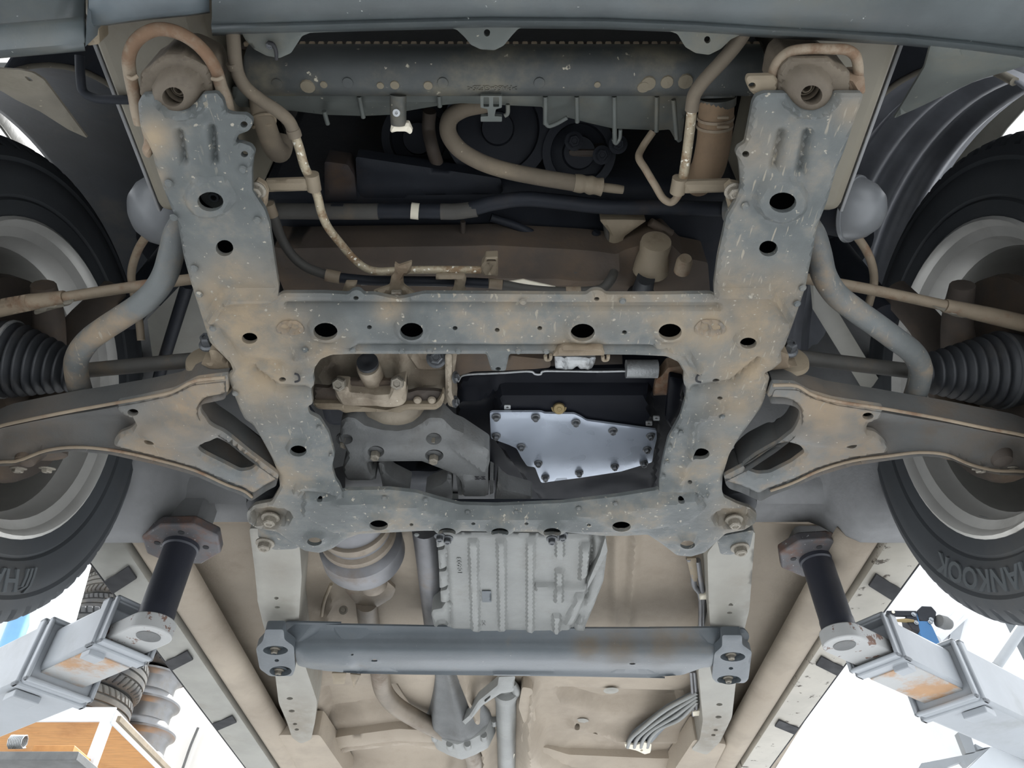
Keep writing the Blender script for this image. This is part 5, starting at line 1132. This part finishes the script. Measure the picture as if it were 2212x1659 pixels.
for (u, v) in ((950, 1157), (967, 1162), (1192, 1163), (1215, 1155)):
    bolt(csg, m_bolt_dark, P(u, v, .765), r=.007, hgt=.012, name='casing_bolt')
for (u0, s_, n0) in ((997, '10603', .012), (1048, '70C', .010)):
    V, F = text_mesh(s_, n0, .0005); pc = P(u0, 1225 if u0 == 997 else 1345, .784)
    mk('cast_number', np.stack([pc[0] - V[:, 1], pc[1] - V[:, 0] * 2.2 + .03, pc[2] - V[:, 2]], -1), F, m_casing, csg, smooth=False)
dp = tube('side_tube', None, m_exgrey, PH([(918, 1140, .85), (925, 1200, .85), (932, 1270, .85), (940, 1350, .85)]), .027, 20, 4)
tag(dp, 'dark grey smooth tube standing along the left side of the ribbed casing', 'tube')

# ================================================================== rear cross-member
xm = thing('cross_member', 'dark blue grey bowed cross-member bolted to both body rails near the bottom', 'cross-member', P(1090, 1420, .76))
xo = T('R7', [(1650, 820), (1983, 826)]) + T('R8', [(0, 884), (600, 895), (1100, 905), (1863, 905)]) + T('R9', [(0, 855), (360, 853), (560, 860), (590, 900), (560, 970), (400, 990), (370, 1080), (320, 1082), (200, 1125), (0, 1140)]) + T('R8', [(1863, 1176), (1380, 1166), (500, 1156), (180, 1150), (0, 1135)]) + T('R7', [(1800, 1090), (1720, 1070), (1700, 960), (1640, 920), (1640, 860)])
def xh(q):
    d = q[:, 1] - (1352 + .008 * (q[:, 0] - 640))
    return .785 - .04 * sstep(d / 62) + .012 * sstep((d - 74) / 26) - .008 * sstep((d - 96) / 8)
sheet('beam', xm, m_member, xo, xh, holes=[(809, 1426, 7, 2.5), (1366, 1433, 7, 3), (761, 1414, 3, 2), (775, 1453, 2.5, 2)], up=.004, step=8, r=6, rim=(4, .002), emb=[('line', [(660, 1420), (740, 1428), (900, 1424), (1060, 1420), (1250, 1424), (1420, 1434), (1530, 1425)], 3, .002), ('poly', [(640, 1400), (760, 1410), (780, 1450), (700, 1445), (650, 1435)], .006, 14)],
      dirt=[(1270, 1395, 30, .8), (1340, 1395, 40, .7), (1430, 1390, 40, .7), (1480, 1380, 30, .6)])
for pts, hl, b1, b2 in ((T('R7', [(1535, 862), (1640, 862), (1645, 920), (1700, 960), (1708, 1090), (1690, 1132), (1560, 1132), (1502, 1090), (1480, 970), (1520, 930)]), [(595, 1405, 27, 10), (606, 1450, 24, 11), (598, 1427, 5, 3)], (595, 1402), (603, 1448)),
                        (T('R9', [(430, 895), (545, 895), (545, 950), (602, 990), (582, 1150), (560, 1172), (400, 1172), (370, 1142), (385, 1000), (430, 960)]), [(1583, 1419, 27, 10), (1575, 1469, 26, 10), (1579, 1444, 5, 3)], (1578, 1414), (1572, 1464))):
    epl = sheet('end_plate', xm, m_member, pts, .742, holes=hl, up=.02, step=7, r=5, rim=(4, .002), lip=.012)
    for (u, v) in (b1, b2):
        lathe('bolt_seat', epl, m_member, [(.0001, 0), (.021, .0), (.021, .004)], P(u, v, .756), (0, 0, 1), 22)
        bolt(epl, m_bolt, P(u, v, .756), r=.0085, hgt=.012, name='end_bolt')
for q in (T('R8', [(40, 1150), (120, 1150), (110, 1210), (50, 1210)]), T('R8', [(140, 1155), (200, 1160), (160, 1230), (150, 1190)])):
    sheet('hanger_tab', xm, m_tan, q, .79, up=.004, step=7, r=2)

# ================================================================== rear gear housing and propeller shaft
gh = thing('transfer_case', 'grey cast transfer housing with flared ribs, peeking out behind the rear cross-member', 'gearbox', P(970, 1500, .85))
c = P(968, 1440, .91)
def flute(a, d): return 1 + (.17 if d < .25 else .04) * (abs(math.cos(3.5 * a)) ** 3 - .35)
lathe('cone', gh, m_castgrey, [(.035, -.08), (.045, .0), (.075, .14), (.098, .24), (.104, .26), (.104, .285), (.096, .29)], c, (.06, 1, -.0), 72, flute=flute, angle=30)
lathe('rear_flange', gh, m_casing, [(.098, .28), (.107, .285), (.109, .32), (.109, .41), (.10, .43), (.055, .45), (.03, .46)], c, (.06, 1, -.0), 56, flute=lambda a, d: 1 + .05 * (abs(math.cos(4 * a)) ** 6), angle=30)
for k in range(6):
    a = math.radians(200 + k * 28)
    lathe('flange_lug', gh, m_casing, [(.004, -.004), (.010, -.004), (.011, .03), (.004, .03)], c + np.array([.112 * math.cos(a) + .02, .29, .112 * math.sin(a)]), (0, 1, 0), 12)
sheet('side_arm', gh, m_casing, R8((840, 1300), (945, 1215), (950, 1170), (1040, 1165), (1030, 1250), (960, 1260), (860, 1325), (800, 1400), (745, 1450), (730, 1430), (790, 1380)), .82, up=.025, step=7, r=4, holes=[R8((870, 1290), (905, 1262), (905, 1275), (875, 1302))])
ph = thing('propeller_shaft', 'pale grey tubular propeller shaft running down the centre at the bottom edge', 'shaft', P(1092, 1560, .88))
A = P(1093, 1500, .87); B = P(1095, 1720, .88)
tube('shaft_tube', ph, m_casing, [A, (A + B) / 2, B, B + (B - A)], .031, 28, 1)
lathe('yoke', ph, m_casing, [(.012, -.09), (.02, -.085), (.02, -.05), (.036, -.045), (.038, -.02), (.033, .0), (.033, .02)], A, B - A, 28)
for s in (-1, 1): tube('yoke_ear', ph, m_casing, [A + np.array([s * .03, -.02, -.005]), A + np.array([s * .028, -.06, -.01]), A + np.array([s * .02, -.10, -.01])], [.012, .014, .009], 12, 3)
plate('paper_tag', ph, m_white, PH([(1102, 1635, .855), (1112, 1628, .855), (1108, 1645, .855), (1100, 1650, .855)]), (0, 0, .001))

# ================================================================== brake and fuel lines, under-floor bracket
lc = thing('line_cover', 'slanted grey metal line cover with long ridges beside the right body rail', 'cover', P(1430, 1560, .84))
lo = R8((1640, 1535), (1680, 1470), (1863, 1330), (2040, 1240), (2060, 1300), (2000, 1340), (1863, 1440), (1780, 1530), (1780, 1575))
sheet('cover_panel', lc, m_member, lo, .85, up=.006, step=8, r=4)
for k, (a, b_) in enumerate((((1656, 1530), (1660, 1490)), ((1690, 1530), (1700, 1470)), ((1725, 1535), (1745, 1490)), ((1765, 1540), (1785, 1500)))):
    e = [(1660, 1490), (1870, 1322), (2030, 1240)][0]
    off = k * 36
    tube('ridge', lc, m_casing, PH([(u, v, .842) for u, v in R8((1650 + off, 1545), (1668 + off, 1500 - off * .05), (1720 + off, 1452 - off * .1), (1863 + off * .6, 1338 + off * .55), (2030, 1248 + off * .45))]), .006, 10, 4)
sheet('end_clip', lc, m_white, R8((1635, 1535), (1700, 1540), (1740, 1525), (1782, 1535), (1775, 1582), (1745, 1590), (1700, 1570), (1640, 1555)), .838, up=.006, step=6, r=2, holes=[(1386, 1621, 3, 2)])
bl = thing('brake_lines', 'bundle of thin grey brake lines with white end clips along the right body rail', 'pipe', P(1510, 1260, .84))
for k, q in enumerate(([(1488, 1205), (1496, 1230), (1500, 1265), (1512, 1282), (1514, 1350)], [(1507, 1210), (1512, 1245), (1518, 1285), (1520, 1350)], [(1500, 1450), (1504, 1500), (1505, 1540)], [(1493, 1450), (1497, 1510), (1498, 1545)])):
    tube('line', bl, m_exgrey, PH([(u, v, .845) for u, v in q]), .0065 if k < 2 else .005, 10, 4)
for q in (R8((1980, 0), (1981, 0), (1981, 1)),): pass
sheet('line_clip', bl, m_tan, T('R9', [(225, 455), (280, 450), (290, 560), (275, 600), (290, 660), (260, 600), (235, 500)]), .838, up=.006, step=6, r=2)
sheet('line_end', bl, m_white, T('R9', [(295, 660), (350, 655), (352, 690), (300, 692)]), .835, up=.01, step=6, r=1)
sheet('line_end', bl, m_white, T('R9', [(258, 1340), (300, 1335), (302, 1362), (262, 1365)]), .835, up=.01, step=6, r=1)

# ================================================================== two-post lift arms
def lift(side, base, d, label, zt, s1, s2):
    """base: x, y of the pad; d: unit direction of the arm; zt: height of the tongue's underside above the lens"""
    d = np.array([d[0], d[1], 0.]); d /= np.linalg.norm(d); n = np.array([-d[1], d[0], 0.])
    O = np.array([base[0], base[1], CZ + zt])
    L = thing('vehicle_lift', label, 'car lift', O, 'arms of the car lift')
    def Q(s, w_, z): return O + d * s + n * w_ + np.array([0, 0, z])
    def slab(nm, mt, s0, s1, hw, z0, z1, b=.003):
        return box(nm, L, mt, Q((s0 + s1) / 2, 0, (z0 + z1) / 2), (s1 - s0, hw * 2, z1 - z0), ax=d, ay=n, b=b)
    # tongue with a rounded end
    pts = [Q(s1 + .03, .039, 0)] + [Q(.039 * math.cos(a), .039 * math.sin(a), 0) for a in np.linspace(math.pi / 2, 3 * math.pi / 2, 16)] + [Q(s1 + .03, -.039, 0)]
    tng = plate('tongue', L, m_liftrust, pts, (0, 0, .028), b=.002)
    lathe('pin_end', tng, m_castgrey, [(.0001, -.0012), (.0205, -.0012), (.0215, .002)], Q(0, 0, 0), (0, 0, 1), 28)
    lathe('pad_post', L, m_postblack, [(.032, .026), (.032, .05), (.031, .052), (.031, .175), (.034, .178), (.034, .19)], Q(0, 0, 0), (0, 0, 1), 32)
    pp = [Q(.086 * math.cos(a + .3), .07 * math.sin(a + .3), .186) for a in np.linspace(0, 2 * math.pi, 8, endpoint=False)]
    lpd = plate('lift_pad', L, m_padrust, pp, (0, 0, .022), b=.004)
    for a in (.9, 2.4, 4.0): lathe('pad_screw', lpd, m_slot, [(.0001, -.001), (.006, -.001), (.006, .001)], Q(.05 * math.cos(a), .042 * math.sin(a), .186), (0, 0, 1), 14)
    # square tube, its collars and the outer beam
    def collar(nm, s0, s1, hw, z0, z1, tk):
        for (w0, zc, sx, sz) in ((hw - tk / 2, (z0 + z1) / 2, tk, z1 - z0), (-hw + tk / 2, (z0 + z1) / 2, tk, z1 - z0)):
            box(nm, L, m_lift, Q((s0 + s1) / 2, w0, zc), (s1 - s0, sx, sz), ax=d, ay=n, b=.003)
        for zc in (z0 + tk / 2, z1 - tk / 2):
            box(nm, L, m_lift, Q((s0 + s1) / 2, 0, zc), (s1 - s0, hw * 2, tk), ax=d, ay=n, b=.003)
    collar('tube_mouth', s1, s1 + .012, .053, -.012, .076, .007)
    collar('tube_mouth', s1 + .024, s1 + .048, .0555, -.014, .079, .008)
    slab('inner_tube', m_lift, s1 + .036, s2 + .015, .0485, -.012, .072, .008)
    slab('bottom_wear_strip', m_liftbrown, s1 + .056, s2 + .01, .043, -.0145, -.011, .001)
    collar('tube_mouth', s1 + .008, s1 + .056, .050, -.010, .073, .006)
    collar('outer_mouth', s2, s2 + .013, .068, -.036, .086, .008)
    collar('outer_mouth', s2 + .026, s2 + .046, .071, -.040, .09, .009)
    slab('outer_beam', m_lift, s2 + .01, 1.35, .064, -.036, .084, .008)
    box('stop_block', L, m_lift, Q(s1 + .056, -side * .03, -.018), (.03, .03, .012), ax=d, ay=n, b=.002)
    box('stop_block', L, m_lift, Q(s2 + .07, -side * .03, -.045), (.04, .05, .014), ax=d, ay=n, b=.002)
    tube('stay_rod', L, m_lift, [Q(s2 + .05, side * .05, .09), Q(s2 + .19, side * .30, .26)] if side > 0 else [Q(s2 + .05, side * .05, .09), Q(s2 + .19, side * .12, .21)], .009, 10, 1)
    bolt(L, m_bolt_steel, Q(s2 + .03, side * .074, .06), n=n * side, r=.008, name='stop_bolt')
    return L
lift(-1, (-.641, 1.24), (-.81, .58), 'left white lift arm with black post and rusty octagonal pad under the car floor', .605, .054, .25)
lift(1, (.627, 1.338), (.79, .61), 'right white lift arm with black post and chipped pad under the car floor', .635, .085, .325)

# ================================================================== behind the car, left: shelf with tyres and rims
m_shelfwood = M('shelf_plywood', srgb(196, 140, 80), .6, dirt=srgb(150, 96, 54), ds=3, dlo=.5, dhi=.75, dmax=.6, var=.12, bump=.1, stretch=(1, 8, 1))
m_angle = M('angle_iron_white', srgb(222, 224, 226), .5, var=.04, bump=.05)
m_oldrubber = M('old_rubber', srgb(62, 63, 64), .8, dirt=srgb(112, 108, 98), ds=3, dlo=.4, dhi=.7, dmax=.6, var=.12, bump=.2)
m_steelrim = M('old_rim', srgb(132, 133, 134), .35, metal=.7, dirt=srgb(130, 118, 100), ds=6, dlo=.5, dhi=.8, dmax=.6, var=.1, bump=.1)
m_bluepaint = M('blue_paint', srgb(112, 160, 206), .5, var=.06, bump=.05)
m_panelwhite = M('panel_white', srgb(226, 230, 234), .6, var=.03, bump=.03)
YS = 4.02
def z_at(u, v, Y): return PYp(u, v, Y)
cor = PYp(245, 1548, YS)              # front right corner of the shelf
zs = cor[2]
sh = thing('tyre_shelf', 'orange plywood shelf on white angle iron, high on the left behind the lift arm', 'shelf', cor)
XL, XR, YB = cor[0] - 1.6, cor[0], YS + 1.75
plate('shelf_board', sh, m_shelfwood, [(XL, YS + .02, zs + .005), (XR, YS + .02, zs + .005), (XR, YB, zs + .005), (XL, YB, zs + .005)], (0, 0, .02))
box('front_angle', sh, m_angle, ((XL + XR) / 2, YS, zs + .01), (XR - XL, .012, .075), b=.002)
box('side_angle', sh, m_angle, (XR, (YS + YB) / 2, zs), (.012, YB - YS, .07), b=.002)
box('side_angle', sh, m_tan, (XR + .03, (YS + YB) / 2, zs - .01), (.02, YB - YS, .03), b=.002)
box('shelf_post', sh, m_angle, (XR - .03, YS + .01, zs / 2), (.05, .05, zs), b=.003)
box('shelf_post', sh, m_angle, (XL, YB, zs / 2), (.05, .05, zs), b=.003)
# tyres and rims lying on the shelf
V, F = tyre_verts(.31, .19, .20, pitches=48, groove=.012)
Fz = F
proto = None
stacks = [(210, 1300, 5.2, 6, 'cream dusty tyre in the tall stack against the pole'), (222, 1500, 4.72, 3, 'dark tyre in the short stack above the shelf edge'), (320, 1400, 5.0, 2, 'worn dark tyre')]
def old_tyre(loc, label, grp, rz, mat, sc_=1.0):
    global proto
    if proto is None:
        o = mk('old_tyre', V, F, m_oldrubber, None, angle=30, origin=(0, 0, 0)); proto = o
    else:
        o = bpy.data.objects.new('old_tyre', proto.data); COL.objects.link(o)
    o.location = Vector([float(x) for x in loc]); o.rotation_euler = (0, 0, rz); o.scale = (sc_, sc_, sc_)
    return tag(o, label, 'tyre', grp)
# tall stack
p0 = PYp(226, 1350, 5.7); k = 0
names = ['lowest', 'second from the bottom', 'third from the bottom', 'fourth from the bottom', 'fifth from the bottom', 'sixth from the bottom', 'seventh from the bottom', 'eighth from the bottom', 'topmost']
for i in range(9):
    old_tyre((p0[0] + .03 * math.sin(i * 2.1), 5.7 + .02 * math.cos(i), zs + .03 + i * .213), 'dusty pale tyre, ' + names[i] + ' in the tall stack at the back', 'tyres in the tall back stack', i * .7, m_oldrubber)
p1 = PYp(166, 1515, 4.34)
for i in range(3):
    old_tyre((p1[0] + .02 * math.sin(i * 1.7), 4.34, zs + .03 + i * .213), 'dark worn tyre, ' + ['lowest', 'middle one', 'topmost'][i] + ' in the front stack over the shelf edge', 'tyres in the front stack', i * .9 + .3, m_oldrubber, 1.0)
# rims with two tyres on top, at the shelf's right end
p2 = PYp(300, 1580, 5.0); rz0 = PYp(270, 1650, 5.0)[2]; rdz = (PYp(312, 1508, 5.0)[2] - rz0) / 3; rsc = rdz / .186
rprof = [(.06, .09), (.09, .085), (.12, .10), (.15, .07), (.165, .03), (.19, .015), (.205, .012), (.207, .0), (.20, -.004), (.196, .006), (.185, .012), (.178, .045), (.165, .06), (.165, .12), (.176, .14), (.180, .165), (.196, .172), (.2, .182), (.207, .18), (.205, .168), (.185, .155), (.17, .13)]
rm0 = None
for i in range(3):
    t = thing('steel_rim', 'bare silver steel rim, ' + ['lowest', 'middle one', 'topmost'][i] + ' of the three stacked at the shelf end', 'rim', (PYp(300, 1580, 5.0)[0] + .03 - .03 * i, 5.0, rz0 + i * .186), 'steel rims at the shelf end')
    if rm0 is None:
        a = lathe('rim_barrel', t, m_steelrim, rprof, ORG[t], (0, 0, 1), 44, ends=False)
        b_ = lathe('rim_disc', t, m_steelrim, [(.03, .07), (.05, .05), (.09, .06), (.12, .04), (.165, .05), (.165, .056), (.12, .046), (.09, .066), (.05, .056), (.03, .076)], ORG[t], (0, 0, 1), 44, ends=False)
        hs = []
        for k in range(10):
            an = 2 * math.pi * k / 10; hs.append(lathe('vent_hole', b_, m_slot, [(.0001, -.001), (.012, -.001), (.012, .002)], ORG[t] + np.array([.135 * math.cos(an), .135 * math.sin(an), .0415]), (0, 0, 1), 12))
        rm0 = [a, b_] + hs
    else:
        pd = None
        for s_ in rm0:
            c_ = s_.copy(); COL.objects.link(c_); c_.parent = pd if s_.name.startswith('vent') else t
            if s_.name.startswith('rim_disc'): pd = c_
for i in range(2):
    old_tyre((PYp(300, 1580, 5.0)[0] - .08, 5.0, rz0 + 3 * .186 + .02 + i * .213), 'dark tyre resting on the steel rims, ' + ['lower', 'upper'][i] + ' of two', 'tyres on the rims', i * .5 + 1, m_oldrubber)
# what carries the rims
sb = thing('rim_bracket', 'small white wall bracket under the stacked steel rims', 'bracket', (PYp(300, 1580, 5.0)[0], 5.2, rz0 - .04), None)
box('bracket_plate', sb, m_angle, (PYp(300, 1580, 5.0)[0] + .03, 5.05, rz0 - .012), (.30, .5, .012), b=.002)
box('bracket_stay', sb, m_angle, (PYp(300, 1580, 5.0)[0] - .1, 5.28, rz0 / 2 - .01), (.03, .03, rz0 - .02), b=.002)
# crate and coil on the low ledge
q = PYp(90, 1632, 3.9)
cr = thing('ledge_crate', 'grey tray with a steel coil on a ledge below the plywood shelf', 'tray', q)
box('tray', cr, m_castgrey, q + np.array([.05, 0, -.05]), (.42, .3, .04), b=.004)
box('tray_rim', cr, m_shelfwood, q + np.array([.10, .0, -.01]), (.2, .2, .05), b=.004)
pts = [q + np.array([-.12 + .008 * k / 8 * 1.0, -.1 + .03 * math.cos(k * math.pi / 4), .03 + .03 * math.sin(k * math.pi / 4)]) for k in range(8 * 9)]
tube('steel_coil', cr, m_alu, pts, .004, 6, 1)
# column panel, blue pole, grey hose behind the left arm
q0, q1 = PYp(190, 1215, 3.4), PYp(60, 1420, 3.4)
pn = thing('column_panel', 'bright white upright sheet panel beyond the left tyre', 'panel', (q1[0], 3.4, 0))
plate('panel_sheet', pn, m_panelwhite, [PYp(192, 1180, 3.4), PYp(120, 1440, 3.4), PYp(60, 1440, 3.4), PYp(70, 1180, 3.4)], (0, .02, 0))
plate('panel_edge', pn, m_angle, [PYp(202, 1180, 3.38), PYp(130, 1440, 3.38), PYp(116, 1440, 3.38), PYp(186, 1180, 3.38)], (0, .03, 0))
bp = thing('blue_pole', 'pale blue twin pole at the far left edge under the left tyre', 'pole', PYp(20, 1400, 3.6))
tube('pole', bp, m_bluepaint, [PYp(62, 1290, 3.6), PYp(5, 1440, 3.6)], .05, 14, 1)
tube('pole', bp, m_panelwhite, [PYp(30, 1290, 3.7), PYp(-25, 1440, 3.7)], .06, 14, 1)
# the crack-like cable on the white wall
cab = tube('wall_cable', None, m_castgrey, [PYp(428, 1572, 6.95), PYp(412, 1610, 6.95), PYp(395, 1659, 6.95), PYp(380, 1700, 6.95)], .012, 8, 3)
tag(cab, 'thin grey cable hanging down the white wall beside the left sill', 'cable')

# ================================================================== behind the car, right: air tool, struts and beams
YT = 2.65
q = PYp(1990, 1330, YT)
at_ = thing('air_wrench', 'blue and black air wrench hanging from a black bar beside the right tyre', 'air tool', q)
def PT(x, y, dy=0): return PYp(1780 + x * .27675, 1200 + y * .27675, YT + dy)
plate('hanger_bar', at_, m_black, [PT(490, 430), PT(720, 432), PT(720, 470), PT(485, 466)], (0, .012, 0))
lathe('bar_eye', at_, m_white, [(.0001, -.002), (.006, -.002), (.006, .002)], PT(540, 442), (0, 1, 0), 12)
plate('tool_head', at_, m_black, [PT(725, 430), PT(765, 392), (PT(840, 395)), PT(880, 440), PT(870, 500), PT(800, 520), PT(740, 505)], (0, .06, 0), b=.004)
plate('tool_body', at_, m_black, [PT(640, 470), PT(720, 470), PT(760, 600), PT(690, 580), PT(650, 520)], (0, .05, 0), b=.004)
plate('tool_grip', at_, m_bluepaint if False else M('tool_blue', srgb(48, 100, 146), .45, var=.1, bump=.05), [PT(725, 440), PT(745, 510), PT(820, 510), PT(850, 560), PT(905, 680), PT(915, 720), PT(770, 660), PT(745, 600)], (0, .05, 0), b=.006)
lathe('anvil', at_, m_castgrey, [(.01, 0), (.024, .0), (.026, .03), (.02, .05)], PT(895, 510), (.8, .3, -.1), 18)
tube('air_inlet', at_, m_brass, [PT(565, 508), PT(640, 508), PT(700, 512)], [.005, .008, .006], 12, 2)
for (x, y) in ((700, 460), (838, 500), (830, 520), (720, 524)): bolt(at_, m_bolt_steel, PT(x, y, -.002), n=(0, -1, 0), r=.006, name='tool_screw')
lcx = PYp(2030, 1350, 2.95)
lcol = thing('lift_column', 'white steel lift column standing behind the blue air wrench', 'column', (lcx[0], 2.95, 0))
box('column', lcol, m_angle, (lcx[0], 2.95, 1.5), (.36, .3, 3.0), b=.01)
box('column_base', lcol, m_angle, (lcx[0], 2.95, .01), (.5, .5, .02), b=.004)
# struts
stt = thing('strut_frame', 'pair of white tubular struts leaning behind the blue air wrench', 'frame', PT(960, 600, .3))
tube('strut', stt, m_angle, [PT(880, 650, .14), PT(1060, 450, .14)], .018, 10, 1)
tube('strut', stt, m_angle, [PT(900, 660, .14), PT(1110, 470, .14)], .010, 10, 1)
plate('strut_web', stt, m_lift, [PT(1000, 560, .14), PT(1105, 485, .14), PT(1030, 780, .14), PT(950, 760, .14)], (0, .02, 0))
hd = tube('hanging_rod', None, m_lift, [PYp(2150, 1440, 2.2), PYp(2225, 1330, 2.2)], .016, 12, 1)
tag(hd, 'grey slanted rod reaching up at the right edge above the lift arm', 'rod')
bx_ = box('grey_cabinet', None, m_member, PYp(2200, 1395, 3.4) + np.array([.17, 0, -.02]), (.5, .3, .42), b=.006); tag(bx_, 'grey cabinet at the right edge behind the slanted rod', 'cabinet')
bm_ = box('overhead_beam', None, m_angle, PYp(1990, 1285, 5.0) + np.array([.2, .3, .0]), (1.6, .6, .30), b=.01); tag(bm_, 'white overhead beam behind the right tyre', 'beam')
# lower right: foot of the lift
lf = thing('lift_bracket', 'pale grey folded steel bracket under the right lift arm at the bottom right', 'bracket', PYp(2090, 1600, 1.9))
def PB(x, y, Y=1.9): return PYp(1780 + x * .27675, 1200 + y * .27675, Y)
plate('bracket_wing', lf, m_lift, [PB(700, 1720), (PB(760, 1620)), PB(900, 1595), PB(1180, 1540), PB(1300, 1495), PB(1120, 1650), PB(1080, 1605), PB(960, 1650), PB(990, 1720)], (0, .02, 0))
plate('bracket_rib', lf, m_lift, [PB(1180, 1470), PB(1200, 1515), PB(1300, 1495), PB(1240, 1500)], (0, .05, 0))
plate('bracket_strip', lf, m_lift, [PB(1045, 1380), PB(1135, 1375), PB(1185, 1530), PB(1110, 1545)], (0, .02, 0))
plate('bracket_face', lf, m_panelwhite, [PB(1130, 1655), PB(1300, 1495), PB(1700, 1450), PB(1700, 1800), PB(1150, 1800)], (0, .02, 0))
